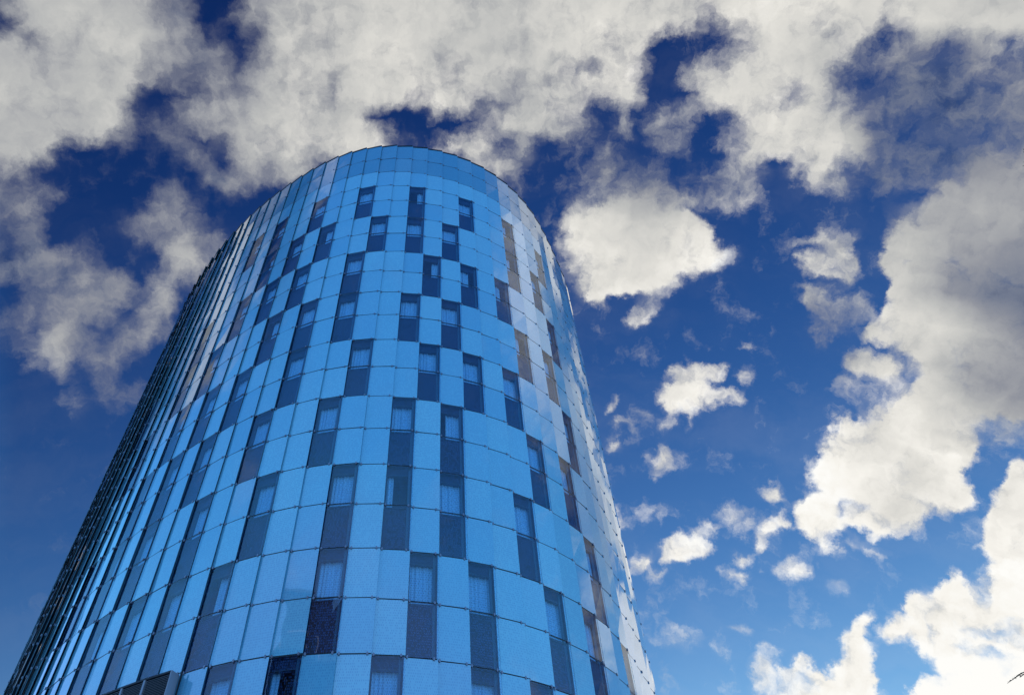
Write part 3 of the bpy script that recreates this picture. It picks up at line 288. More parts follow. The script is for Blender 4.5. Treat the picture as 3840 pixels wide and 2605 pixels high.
tc = W.n("ShaderNodeTexCoord")
sep = W.n("ShaderNodeSeparateXYZ")
W.l(tc.outputs["Generated"], sep.inputs[0])
den = W.math("MAXIMUM", W.math("ADD", sep.outputs[2], 1.0), 0.25)
comb = W.n("ShaderNodeCombineXYZ")
W.l(W.math("DIVIDE", sep.outputs[0], den), comb.inputs[0])
W.l(W.math("DIVIDE", sep.outputs[1], den), comb.inputs[1])
P0 = comb.outputs[0]

# two scales of turbulence bend the charts so that edges break up into puffs
def centred(nz):
    return W.vmath("SUBTRACT", nz.outputs["Color"], (0.5, 0.5, 0.5))
w1 = W.vmath("SCALE", centred(W.noise(P0, 16, 3, 0.5)), 0.030)
w2 = W.vmath("SCALE", centred(W.noise(P0, 60, 5, 0.65)), 0.017)
PW = W.vmath("ADD", W.vmath("ADD", P0, w1), w2)

def strip(stops):
    """one colour ramp in a small node group of its own"""
    gt = bpy.data.node_groups.new("cloud_strip", "ShaderNodeTree")
    gt.interface.new_socket("Fac", in_out="INPUT", socket_type="NodeSocketFloat")
    gt.interface.new_socket("Color", in_out="OUTPUT", socket_type="NodeSocketColor")
    G_ = NT(gt)
    gi, go = G_.n("NodeGroupInput"), G_.n("NodeGroupOutput")
    G_.l(G_.ramp(gi.outputs[0], stops), go.inputs[0])
    return gt

def chart(rows, vec, x0, x1, y0, y1):
    """bilinear look-up of a table (values 0 to 50), three rows packed in one colour ramp"""
    ny, nx = len(rows), len(rows[0])
    s = W.n("ShaderNodeSeparateXYZ")
    W.l(vec, s.inputs[0])
    u = W.math("MULTIPLY", W.math("SUBTRACT", s.outputs[0], x0), 1 / (x1 - x0), clamp=True)
    v = W.math("MULTIPLY", W.math("MULTIPLY", W.math("SUBTRACT", s.outputs[1], y0), 1 / (y1 - y0), clamp=True), ny - 1)
    half = 32 if nx > 32 else nx
    spans = [(0, half)] + ([(half - 1, nx)] if nx > 32 else [])
    uu = [W.math("MULTIPLY", W.math("SUBTRACT", u, a / (nx - 1)), (nx - 1) / (b - 1 - a), clamp=True) for a, b in spans]
    tot = [None] * len(spans)
    for r in range(0, ny, 3):
        # each row waits for the one before it, which keeps the shader's stack small
        wait = (lambda x, t=tot[-1]: x if t is None else W.math("MULTIPLY_ADD", t, 1e-9, x))
        vr, ur = wait(v), [wait(x) for x in uu]
        vv = W.n("ShaderNodeCombineXYZ")
        for i in range(3):
            W.l(vr, vv.inputs[i])
        hat = W.vmath("ABSOLUTE", W.vmath("SUBTRACT", vv.outputs[0], (r, r + 1, r + 2)))
        hat = W.vmath("MAXIMUM", W.vmath("SUBTRACT", (1, 1, 1), hat), (0, 0, 0))
        for k, (a, b) in enumerate(spans):
            stops = []
            for c in range(a, b):
                col = [rows[q][c] / 50 if q < ny else 0 for q in (r, r + 1, r + 2)]
                stops.append(((c - a) / (b - 1 - a), (*col, 1)))
            gn = W.n("ShaderNodeGroup")
            gn.node_tree = strip(stops)
            W.l(ur[k], gn.inputs[0])
            val = W.vmath("DOT_PRODUCT", gn.outputs[0], hat)
            tot[k] = val if tot[k] is None else W.math("ADD", tot[k], val)
    if len(spans) == 1:
        return tot[0]
    return W.mixf(W.math("GREATER_THAN", u, (half - 1) / (nx - 1)), tot[0], tot[1])

sw = W.n("ShaderNodeSeparateXYZ")
W.l(PW, sw.inputs[0])
def band(v, a, b, f):
    return W.math("MULTIPLY", W.maprange(v, a - f, a, 0, 1), W.maprange(v, b, b + f, 1, 0))
def window_of(x0, x1, y0, y1, f):
    return W.math("MULTIPLY", band(sw.outputs[0], x0, x1, f), band(sw.outputs[1], y0, y1, f))

FINE = (.085, .425, .245, .605)
cover = chart(CLOUD_COVER, PW, CH_X0, CH_X1, CH_Y0, CH_Y1)
fine = chart(CLOUD_FINE, PW, *FINE)
cover = W.mixf(window_of(FINE[0] + .02, FINE[1] - .02, FINE[2] + .02, FINE[3] - .02, .015), cover, fine)
tone = chart(CLOUD_TONE, W.vmath("ADD", P0, w1), CH_X0, CH_X1, CH_Y0, CH_Y1)

# beyond the chart: scattered fair-weather cumulus of the same kind
inside = window_of(CH_X0 + .005, CH_X1 - .005, CH_Y0 + .005, CH_Y1 - .005, .05)
far_n = W.noise(PW, 5.5, 3, 0.5)
far_cover = W.maprange(far_n.outputs[0], OUT_LO, OUT_HI, 0.0, 0.8)
# two broad bright banks right of the view, seen again in the right flank of the glass
def bank(cx, cy, rx, ry):
    d_ = W.vmath("MULTIPLY", W.vmath("SUBTRACT", PW, (cx, cy, 0)), (1 / rx, 1 / ry, 0))
    return W.maprange(W.vmath("LENGTH", d_), 0.30, 1.60, 0.92, 0.0)
banks = W.math("MAXIMUM", bank(0.34, 0.01, 0.095, 0.125), bank(0.55, 0.19, 0.07, 0.06))
cover = W.math("MAXIMUM", W.mixf(inside, far_cover, cover), W.mixf(inside, banks, 0.0))
tone = W.mixf(inside, 0.86, tone)

fb = W.noise(W.vmath("ADD", P0, w2), 38, 10, 0.64)
fb2 = W.noise(W.vmath("ADD", W.vmath("ADD", P0, w2), (0.005, 0.006, 0)), 38, 6, 0.64)
# low in the south-east the puffs are crisp, overhead the sheets are soft
crisp = W.maprange(W.vmath("DOT_PRODUCT", P0, (1.0, 0.7, 0.0)), 0.02, 0.34, 0.72, 1.2)
dens = W.math("ADD", cover, W.math("MULTIPLY", W.math("SUBTRACT", fb.outputs[0], 0.5), crisp))
alpha = W.maprange(dens, 0.02, 0.94, 0, 1, "SMOOTHSTEP")
# thin veils hang round the thicker cloud and drift across the gaps
veil_n = W.noise(W.vmath("MULTIPLY", PW, (0.6, 1.4, 1.0)), 13, 5, 0.6).outputs[0]
veil = W.math("MULTIPLY", W.maprange(cover, 0.03, 0.55, 0.03, 0.42), W.maprange(veil_n, 0.36, 0.72, 0.0, 1.0))
alpha = W.math("MAXIMUM", alpha, veil)
# relief: puffs near an edge are brighter on the side that faces the sun, thick middles stay smooth
thin = W.maprange(dens, 0.55, 1.15, 1.0, 0.28)
relief = W.math("MULTIPLY", W.math("MULTIPLY", W.math("SUBTRACT", fb.outputs[0], fb2.outputs[0]), 0.55), thin)
billow = W.math("MULTIPLY", W.math("SUBTRACT", W.noise(PW, 11, 4, 0.55).outputs[0], 0.5), 0.46)
tone2 = W.math("ADD", W.math("ADD", tone, relief), billow, clamp=True)
cloud = W.ramp(tone2, [(0.00, rgb(72, 84, 112)), (0.15, rgb(112, 121, 142)), (0.36, rgb(147, 150, 159)), (0.60, rgb(188, 189, 188)),
                       (0.80, rgb(223, 221, 215)), (0.93, rgb(248, 245, 238)), (1.0, rgb(255, 254, 250))])

sky = W.n("ShaderNodeTexSky", sky_type="NISHITA")
sky.sun_disc = False
sky.sun_elevation = SUN_EL
sky.sun_rotation = math.radians(90) - SUN_AZ
sky.air_density, sky.dust_density, sky.ozone_density = 1.0, 0.0, 5.0
sc = W.n("ShaderNodeSeparateColor")
W.l(sky.outputs[0], sc.inputs[0])
cc = W.n("ShaderNodeCombineColor")
# unseen sky behind the camera and to the left: brightness added to light the facade
sky_boost = W.math("MAXIMUM", W.maprange(sep.outputs[1], 0.18, -0.30, 0.0, 1.0), W.maprange(sep.outputs[0], -0.50, -0.74, 0.0, 1.1))
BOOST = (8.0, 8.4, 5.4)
# deep polarised blue: a power on each channel of the Nishita sky
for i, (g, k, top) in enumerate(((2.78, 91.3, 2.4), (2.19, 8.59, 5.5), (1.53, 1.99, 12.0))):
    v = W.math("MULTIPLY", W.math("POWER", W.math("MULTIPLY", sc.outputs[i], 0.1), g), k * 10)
    v = W.math("MULTIPLY", v, W.mixf(sky_boost, 1.0, BOOST[i]))
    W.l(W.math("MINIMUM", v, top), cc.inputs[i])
cloud10 = W.vmath("SCALE", cloud, 10.0)
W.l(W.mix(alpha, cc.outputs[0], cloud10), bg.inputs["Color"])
world.cycles.sampling_method = "MANUAL"
world.cycles.sample_map_resolution = 512

scene.view_settings.view_transform = "Standard"
scene.view_settings.look = "None"
scene.view_settings.exposure = 0.0
scene.view_settings.gamma = 1.0

# ------------------------------------------------------------------ materials
def principled(name, base, rough=0.5, metal=0.0, spec=0.5):
    m, t = new_mat(name)
    o = t.n("ShaderNodeOutputMaterial")
    b = t.n("ShaderNodeBsdfPrincipled")
    t.l(b.outputs[0], o.inputs[0])
    t.set(b.inputs["Base Color"], base)
    b.inputs["Roughness"].default_value = rough
    b.inputs["Metallic"].default_value = metal
    b.inputs["Specular IOR Level"].default_value = spec
    return m, t, b

def frit_mask(t):
    """rows of short printed dashes of random length, from the pane's own metre coordinates"""
    uv = t.n("ShaderNodeUVMap", uv_map="pane")
    br = t.n("ShaderNodeTexBrick", offset=0.5, squash=1.0)
    t.l(uv.outputs[0], br.inputs["Vector"])
    br.inputs["Color1"].default_value = (0, 0, 0, 1)
    br.inputs["Color2"].default_value = (1, 1, 1, 1)
    br.inputs["Mortar"].default_value = (0.5, 0.5, 0.5, 1)
    br.inputs["Scale"].default_value = 1.0
    br.inputs["Mortar Size"].default_value = 0.012
    br.inputs["Mortar Smooth"].default_value = 0.1
    br.inputs["Brick Width"].default_value = 0.042
    br.inputs["Row Height"].default_value = 0.066
    inside = t.math("SUBTRACT", 1.0, br.outputs["Fac"])
    sep = t.n("ShaderNodeSeparateColor")
    t.l(br.outputs["Color"], sep.inputs[0])
    return t.math("MULTIPLY", inside, t.maprange(sep.outputs[0], 0.15, 0.5, 0.0, 1.0))

def wobble(t, strength=0.05, scale=0.9):
    """float glass is never quite flat"""
    g = t.n("ShaderNodeNewGeometry")
    nz = t.noise(g.outputs["Position"], scale, 2, 0.5, "3D")
    b = t.n("ShaderNodeBump")
    b.inputs["Strength"].default_value = strength
    b.inputs["Distance"].default_value = 0.05
    t.l(nz.outputs[0], b.inputs["Height"])
    return b.outputs[0]

def pane_tone(t):
    a = t.n("ShaderNodeAttribute", attribute_name="pane_tone")
    return a.outputs["Fac"]

# pale blue fritted panel: printed glass over an insulated white-blue tray
def fritted(name, lo, hi, dash, dusty):
    m, t, b = principled(name, (0.1, 0.4, 0.8, 1), 0.06)
    c1 = t.mix(pane_tone(t), lo, hi)
    geo = t.n("ShaderNodeNewGeometry")
    dust = t.noise(geo.outputs["Position"], 0.6, 5, 0.6, "3D")
    c1 = t.mix(t.maprange(dust.outputs[0], 0.35, 0.75, 0.0, 0.25), c1, dusty)
    t.l(t.mix(t.math("MULTIPLY", frit_mask(t), 0.45), c1, dash), b.inputs["Base Color"])
    nrm = wobble(t, 0.05, 0.9)
    b.inputs["IOR"].default_value = 1.6
    b.inputs["Coat Weight"].default_value = 1.0
    b.inputs["Coat Roughness"].default_value = 0.012
    b.inputs["Coat IOR"].default_value = 1.85
    t.l(nrm, b.inputs["Normal"])
    t.l(nrm, b.inputs["Coat Normal"])
    return m

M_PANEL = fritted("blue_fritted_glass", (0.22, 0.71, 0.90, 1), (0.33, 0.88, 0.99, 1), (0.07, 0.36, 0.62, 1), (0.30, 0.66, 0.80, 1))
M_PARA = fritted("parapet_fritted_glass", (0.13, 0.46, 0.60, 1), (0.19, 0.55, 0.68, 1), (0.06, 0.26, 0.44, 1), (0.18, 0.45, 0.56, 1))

def see_through(name, tint, ior, frit):
    m, t = new_mat(name)
    o = t.n("ShaderNodeOutputMaterial")
    tr = t.n("ShaderNodeBsdfTransparent")
    tr.inputs[0].default_value = tint
    gl = t.n("ShaderNodeBsdfGlossy")
    gl.inputs["Roughness"].default_value = 0.012
    gl.inputs["Color"].default_value = (0.86, 0.94, 1.0, 1)
    n_ = wobble(t, 0.05, 0.9)
    t.l(n_, gl.inputs["Normal"])
    fr = t.n("ShaderNodeFresnel")
    fr.inputs[0].default_value = ior
    mx = t.n("ShaderNodeMixShader")
    body = tr.outputs[0]
    if frit:
        df = t.n("ShaderNodeBsdfDiffuse")
        df.inputs[0].default_value = (0.08, 0.25, 0.62, 1)
        m0 = t.n("ShaderNodeMixShader")
        t.l(t.math("MULTIPLY", frit_mask(t), frit), m0.inputs[0])
        t.l(body, m0.inputs[1])
        t.l(df.outputs[0], m0.inputs[2])
        body = m0.outputs[0]
    gg = t.n("ShaderNodeNewGeometry")            # reflect at the outer face only
    t.l(t.math("MULTIPLY", fr.outputs[0], t.math("SUBTRACT", 1.0, gg.outputs["Backfacing"])), mx.inputs[0])
    t.l(body, mx.inputs[1])
    t.l(gl.outputs[0], mx.inputs[2])
    t.l(mx.outputs[0], o.inputs[0])
    return m

M_VISION = see_through("dotted_window_glass", (0.88, 0.96, 1.0, 1), 1.88, 0.18)
M_SPAN = see_through("dotted_spandrel_glass", (0.88, 0.96, 1.0, 1), 1.88, 0.26)
M_CLEAR = see_through("clear_edge_glass", (0.80, 0.92, 0.94, 1), 1.55, 0.0)
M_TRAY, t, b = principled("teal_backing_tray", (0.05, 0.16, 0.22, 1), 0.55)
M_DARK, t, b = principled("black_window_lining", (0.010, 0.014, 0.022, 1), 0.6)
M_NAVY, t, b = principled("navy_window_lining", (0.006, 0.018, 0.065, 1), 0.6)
M_RAIL, t, b = principled("black_joint_gasket", (0.008, 0.009, 0.012, 1), 0.5)
M_CLIP, t, b = principled("grey_steel_clip", (0.30, 0.31, 0.36, 1), 0.35, 0.6)
M_FRAME, t, b = principled("dark_aluminium_frame", (0.03, 0.045, 0.07, 1), 0.4, 0.3)
M_CAP, t, b = principled("dark_roof_coping", (0.012, 0.013, 0.016, 1), 0.5)
M_CURT, t, b = principled("pale_net_curtain", (0.42, 0.62, 0.85, 1), 0.9)
geo = t.n("ShaderNodeNewGeometry")
fold = t.noise(geo.outputs["Position"], 3.0, 3, 0.5, "3D")
t.l(t.mix(fold.outputs[0], (0.32, 0.72, 0.93, 1), (0.50, 0.90, 1.0, 1)), b.inputs["Base Color"])
M_EDGE, t, b = principled("green_glass_edge", (0.20, 0.38, 0.42, 1), 0.25)
M_LOUV, t, b = principled("grey_louvre_aluminium", (0.42, 0.45, 0.47, 1), 0.5, 0.2)

# ------------------------------------------------------------------ mesh builder
class MB:
    def __init__(self):
        self.v, self.f, self.uv, self.tone, self.mi = [], [], [], [], []
    def quad(self, pts, uvs=None, tone=0.5, mi=0):
        n = len(self.v)
        self.v += [tuple(p) for p in pts]
        self.f.append(tuple(range(n, n + len(pts))))
        self.uv.append(uvs or [(0, 0)] * len(pts))
        self.tone.append(tone)
        self.mi.append(mi)
    def box8(self, c, tone=0.5, uv=None, mi=0, mi_side=None):
        """c: four front corners (left-bottom, right-bottom, right-top, left-top), then the four behind them"""
        F = [(0, 1, 2, 3), (5, 4, 7, 6), (4, 0, 3, 7), (1, 5, 6, 2), (3, 2, 6, 7), (4, 5, 1, 0)]
        for k, q in enumerate(F):
            u = [uv[i % 4] for i in q] if uv else None
            self.quad([c[i] for i in q], u, tone, mi if k < 2 or mi_side is None else mi_side)
    def build(self, name, mats, parent=None, origin=(0, 0, 0), smooth=False):
        me = bpy.data.meshes.new(name)
        o_ = Vector(origin)
        me.from_pydata([tuple(Vector(p) - o_) for p in self.v], [], self.f)
        ul = me.uv_layers.new(name="pane")
        i = 0
        for u in self.uv:
            for q in u:
                ul.data[i].uv = q
                i += 1
        at = me.attributes.new("pane_tone", "FLOAT", "FACE")
        at.data.foreach_set("value", self.tone)
        for m in (mats if isinstance(mats, (list, tuple)) else [mats]):
            me.materials.append(m)
        me.polygons.foreach_set("material_index", self.mi)
        if smooth:
            me.polygons.foreach_set("use_smooth", [True] * len(me.polygons))
        me.update()
        ob = bpy.data.objects.new(name, me)
        return place(ob, parent, o_)

WORLD_POS = {}
def place(ob, parent, pos):
    link(ob, parent)
    base = WORLD_POS.get(parent.name, Vector((0, 0, 0))) if parent else Vector((0, 0, 0))
    ob.location = Vector(pos) - base
    WORLD_POS[ob.name] = Vector(pos)
    return ob

# ------------------------------------------------------------------ tower plan: joints of the glass columns, 0.8 m apart
J0 = -22
JOINTS = [(-16.21, 26.689), (-15.775, 26.02), (-15.323, 25.359), (-14.854, 24.713), (-14.369, 24.083), (-13.867, 23.471), (-13.347, 22.877),
          (-12.811, 22.298), (-12.26, 21.733), (-11.704, 21.189), (-11.134, 20.663), (-10.529, 20.141), (-9.915, 19.65), (-9.266, 19.168),
          (-8.611, 18.712), (-7.956, 18.284), (-7.295, 17.883), (-6.597, 17.509), (-5.879, 17.188), (-5.134, 16.928), (-4.348, 16.737),
          (-3.554, 16.627), (-2.755, 16.597), (-1.948, 16.644), (-1.166, 16.762), (-0.399, 16.948), (0.371, 17.204), (1.105, 17.523),
          (1.811, 17.913), (2.472, 18.369), (3.093, 18.889), (3.66, 19.454), (4.177, 20.07), (4.646, 20.738), (5.049, 21.415), (5.41, 22.103),
          (5.75, 22.807), (6.081, 23.521), (6.416, 24.248)]
PT = {J0 + i: Vector((x, y, 0)) for i, (x, y) in enumerate(JOINTS)}
a = math.radians(67)
for k in range(17, 25):                      # the flank runs on round the right side
    PT[k] = PT[k - 1] + Vector((math.cos(a), math.sin(a), 0)) * 0.79
    a += math.radians(4.0)
a = math.radians(180 - 58.4)
for k in range(-23, -30, -1):                # and round the left side
    PT[k] = PT[k + 1] + Vector((math.cos(a), math.sin(a), 0)) * 0.795
    a -= math.radians(1.5)
KMIN, KMAX = -29, 23
ROW = 1.45
ZTOP = 36.2906 + CAM_H
NROW = 25
def step_of(k):
    """how far each pane's right edge stands out and its left edge sits back (shingled joints, deeper on the long left flank)"""
    return 0.030 if k > -13 else min(0.048, 0.030 + 0.004 * (-12 - k))
def row_z(r):
    return ZTOP - ROW * r
def frame_of(k):
    A, B = PT[k], PT[k + 1]
    t_ = (B - A).normalized()
    return A, B, t_, Vector((t_.y, -t_.x, 0))
def tray_gap(k):
    return 0.05 if k >= -11 else min(0.27, 0.05 + 0.03 * (-11 - k))

WINDOWS = {-16: [9], -14: [11, 15], -12: [7, 9, 13, 15], -11: [11, 17], -10: [3, 9, 13, 15], -9: [7, 11, 17], -8: [3, 5, 13], -7: [7, 11, 15, 17],
           -6: [5, 9], -5: [3, 7, 13, 17], -4: [5, 9, 11, 15, 19], -2: [3, 7, 9, 13, 19], -1: [5, 11, 15, 17], 1: [3, 5, 9, 13, 15, 19],
           2: [7, 11, 17], 3: [5, 9, 13, 15], 4: [3, 7, 11, 17, 19], 6: [7, 11, 15, 19], 7: [3, 5, 9, 13, 17], 9: [5, 9, 13, 17],
           10: [3, 7, 11, 15], 12: [17]}
is_window = set()
for k, rows in WINDOWS.items():
    for r in rows:
        is_window |= {(k, r), (k, r + 1)}

BASE = Vector((-4.0, 26.0, 0.0))
tower = tag(empty("glass_tower", BASE), "tall round-nosed hotel tower clad in blue checkered glass panels", "building")
WORLD_POS[tower.name] = BASE

def to_px(p):
    d = Vector(p) - Vector((0, 0, CAM_H))
    z = d.dot(F0)
    return (0.5 - 228.5 / 3840) * 1024 + 2764.397 / 3840 * 1024 * d.dot(RT) / z, (694 / 2 - 43.33 / 3840 * 1024) - 2764.397 / 3840 * 1024 * d.dot(UP) / z

def area_px(pts):
    q = [to_px(p) for p in pts]
    q = [(min(max(x, 0), 1024), min(max(y, 0), 694)) for x, y in q]
    return sum(q[i][0] * q[(i + 1) % 4][1] - q[(i + 1) % 4][0] * q[i][1] for i in range(4)) / 2

rng = random.Random(11)
def pane_corners(k, r, thick=0.013):
    A, B, t_, n = frame_of(k)
    z1, z0 = row_z(r) - 0.015, row_z(r + 1) + 0.015
    L = A - n * step_of(k) + t_ * 0.004
    over = 0.03 if k > -14 else 0.05
    Rr = B + n * step_of(k) + t_ * over
    off = [rng.uniform(-0.007, 0.007) for _ in range(4)]
    c = [L + n * off[0], Rr + n * off[1], Rr + n * off[2], L + n * off[3]]
    zs = (z0, z0, z1, z1)
    c = [Vector((p.x, p.y, z)) for p, z in zip(c, zs)]
    w = (Rr - L).length
    uv = [(0, 0), (w, 0), (w, z1 - z0), (0, z1 - z0)]
    su, sv = rng.uniform(0, 20), rng.uniform(0, 20)
    uv = [(u + su, v + sv) for u, v in uv]
    return c + [p - n * thick for p in c], uv

# light panels -----------------------------------------------------------
cells = []
for k in range(KMIN, KMAX + 1):
    for r in range(0, NROW):
        if (k, r) not in is_window:
            c, uv = pane_corners(k, r)
            cells.append((max(0.0, area_px(c[:4])), k, r, c, uv, rng.random()))
cells.sort(key=lambda q: -q[0])
rest, rest_clear = MB(), MB()
for i, (ar, k, r, c, uv, tn) in enumerate(cells):
    if i < 100:
        m = MB()
        m.box8(c, tn, uv, 0, 1)
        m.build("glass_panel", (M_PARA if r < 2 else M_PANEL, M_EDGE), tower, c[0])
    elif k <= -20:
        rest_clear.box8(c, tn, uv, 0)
    else:
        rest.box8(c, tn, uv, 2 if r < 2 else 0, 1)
tag(rest.build("glass_panel", (M_PANEL, M_EDGE, M_PARA), tower, BASE), kind="stuff")
tag(rest_clear.build("clear_glass_panel", M_CLEAR, tower, BASE), kind="stuff")

# backing trays behind the light panels, joint gaskets, coping -------------
tray = MB()
for k in range(KMIN, KMAX + 1):
    A, B, t_, n = frame_of(k)
    g = tray_gap(k)
    lo = 0.10 if k > -14 else 0.02
    L = A - n * (step_of(k) + g) - t_ * lo
    Rr = B + n * (step_of(k) - g) - t_ * (0.02 if k > -14 else 0.06)
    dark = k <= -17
    runs, r = [], 0
    while r < NROW:
        if (k, r) in is_window:
            r += 1
            continue
        e = r
        while e < NROW and (k, e) not in is_window:
            e += 1
        runs.append((r, e))
        r = e
    for r0, r1 in runs:
        zt, zb = row_z(r0), row_z(r1)
        c = [Vector((p.x, p.y, z)) for p, z in ((L, zb), (Rr, zb), (Rr, zt), (L, zt))]
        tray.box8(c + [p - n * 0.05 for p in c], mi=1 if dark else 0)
tray.build("facade_backing", (M_TRAY, M_DARK), tower, BASE)

for r in range(1, NROW):
    m = MB()
    for k in range(KMIN, KMAX + 1):
        A, B, t_, n = frame_of(k)
        if k <= -17:
            continue
        L = A - n * (step_of(k) + 0.004)
        Rr = B + n * (step_of(k) - 0.004)
        z = row_z(r)
        c = [Vector((p.x, p.y, q)) for p, q in ((L, z - 0.014), (Rr, z - 0.014), (Rr, z + 0.014), (L, z + 0.014))]
        m.box8(c + [p - n * 0.03 for p in c])
    m.build("joint_gasket", M_RAIL, tower, (BASE.x, BASE.y, row_z(r)))

cap = MB()
for k in range(KMIN, KMAX + 1):
    A, B, t_, n = frame_of(k)
    L, Rr = A - n * (step_of(k) - 0.012), B + n * (step_of(k) + 0.014)
    z0, z1 = ZTOP - 0.008, ZTOP + 0.11
    c = [Vector((p.x, p.y, q)) for p, q in ((L, z0), (Rr, z0), (Rr, z1), (L, z1))]
    cap.box8(c + [p - n * 0.20 for p in c])
cap.build("roof_coping", M_CAP, tower, (BASE.x, BASE.y, ZTOP))

core = MB()
ring = []
for k in range(KMIN, KMAX + 2):
    n = frame_of(min(k, KMAX))[3]
    ring.append(PT[k] - n * 0.62)
back = [Vector((x, y, 0)) for x, y in ((5.5, 34.5), (1.0, 38.5), (-8.0, 40.0), (-15.0, 37.0))]
ring = ring + back
for i, p in enumerate(ring):
    q = ring[(i + 1) % len(ring)]
    core.quad([(p.x, p.y, 0), (q.x, q.y, 0), (q.x, q.y, ZTOP - .05), (p.x, p.y, ZTOP - .05)])
core.quad([(p.x, p.y, ZTOP - .05) for p in ring])
core.build("inner_wall", M_DARK, tower, BASE)

# windows ------------------------------------------------------------------
def window(k, r):
    A, B, t_, n = frame_of(k)
    zt, zm, zb = row_z(r), row_z(r + 1), row_z(r + 2)
    L0, R0_ = A - n * step_of(k), B + n * step_of(k)
    nn = Vector(((R0_ - L0).y, -(R0_ - L0).x, 0)).normalized()
    tt = (R0_ - L0).normalized()
    wd = (R0_ - L0).length
    def P(s, d, z):                      # along the pane, behind the pane, height
        q = L0 + tt * s - nn * d
        return Vector((q.x, q.y, z))
    origin = P(wd / 2, 0.1, (zt + zb) / 2)
    D = 0.11
    s0, s1 = 0.06 * wd, 0.93 * wd
    z0, z1 = zm - 0.02, zt - 0.30
    m = MB()
    # dark lining with an opening, jambs out to the pane
    for (a0, a1, q0, q1) in ((-0.10, s0, zb, zt), (s1, wd + 0.0, zb, zt), (s0, s1, z1, zt), (s0, s1, zb, z0)):
        c = [P(a0, D, q0), P(a1, D, q0), P(a1, D, q1), P(a0, D, q1)]
        c += [P(a0, D + .04, q0), P(a1, D + .04, q0), P(a1, D + .04, q1), P(a0, D + .04, q1)]
        m.box8(c)
    m.box8([P(wd - .03, .03, zb), P(wd - .012, .03, zb), P(wd - .012, .03, zt), P(wd - .03, .03, zt),
            P(wd - .03, D, zb), P(wd - .012, D, zb), P(wd - .012, D, zt), P(wd - .03, D, zt)])
    for zz in (zt - .03, zb + .012):
        m.box8([P(0, .03, zz), P(wd - .03, .03, zz), P(wd - .03, .03, zz + .018), P(0, .03, zz + .018),
                P(0, D, zz), P(wd - .03, D, zz), P(wd - .03, D, zz + .018), P(0, D, zz + .018)])
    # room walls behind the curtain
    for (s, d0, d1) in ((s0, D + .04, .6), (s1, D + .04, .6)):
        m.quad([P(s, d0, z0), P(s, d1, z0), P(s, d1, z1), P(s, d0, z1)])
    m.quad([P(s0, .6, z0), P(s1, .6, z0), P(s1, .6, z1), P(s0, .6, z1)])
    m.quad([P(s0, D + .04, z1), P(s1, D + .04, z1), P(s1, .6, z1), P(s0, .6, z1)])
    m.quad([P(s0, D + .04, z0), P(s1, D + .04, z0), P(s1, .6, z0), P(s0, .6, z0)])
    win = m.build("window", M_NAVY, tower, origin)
    for nm, q in (("vision_pane", r), ("spandrel_pane", r + 1)):
        c, uv = pane_corners(k, q)
        m = MB()
        m.box8(c, 0.5, uv, 0, 1)
        m.build(nm, (M_VISION if q == r else M_SPAN, M_EDGE), win, c[0])
    m = MB()
    e = 0.022
    for (a0, a1, q0, q1) in ((s0 - e, s0 + e, z0, z1), (s1 - e, s1 + e, z0, z1), (s0 + e, s1 - e, z1 - e, z1 + e), (s0 + e, s1 - e, z0 - e, z0 + e)):
        m.box8([P(a0, D - .012, q0), P(a1, D - .012, q0), P(a1, D - .012, q1), P(a0, D - .012, q1),
                P(a0, D + .07, q0), P(a1, D + .07, q0), P(a1, D + .07, q1), P(a0, D + .07, q1)])
    m.build("window_frame", M_FRAME, win, origin)
    # net curtain, drawn fully or part way
    wr = random.Random(k * 101 + r)
    u = wr.random()
    c0, c1 = s0 + 0.005, s1 - 0.005
    if (k, r) in ((2, 7), (1, 3)):
        c0 = c0 + (c1 - c0) * 0.55
    elif (k, r) in ((4, 7), (7, 3), (7, 5), (7, 9), (6, 7)):
        c1 = c0 + (c1 - c0) * 0.6
    elif (k, r) in ((1, 15), (-2, 19)):
        c1 = c0 + (c1 - c0) * 0.3
    elif u < 0.12:
        c0 = c0 + (c1 - c0) * 0.3
    m = MB()
    nseg = 40
    ph = wr.uniform(0, 6)
    prof = []
    for i in range(nseg + 1):
        s = c0 + (c1 - c0) * i / nseg
        prof.append((s, D + 0.11 + 0.014 * math.sin(s * 62 + ph) + 0.012 * math.sin(s * 25 + 2 * ph)))
    for (sa, da), (sb, db) in zip(prof, prof[1:]):
        m.quad([P(sa, da, z0 + .005), P(sb, db, z0 + .005), P(sb, db, z1 - .005), P(sa, da, z1 - .005)])
    m.build("curtain", M_CURT, win, origin, smooth=False)

for k, rows in WINDOWS.items():
    for r in rows:
        window(k, r)

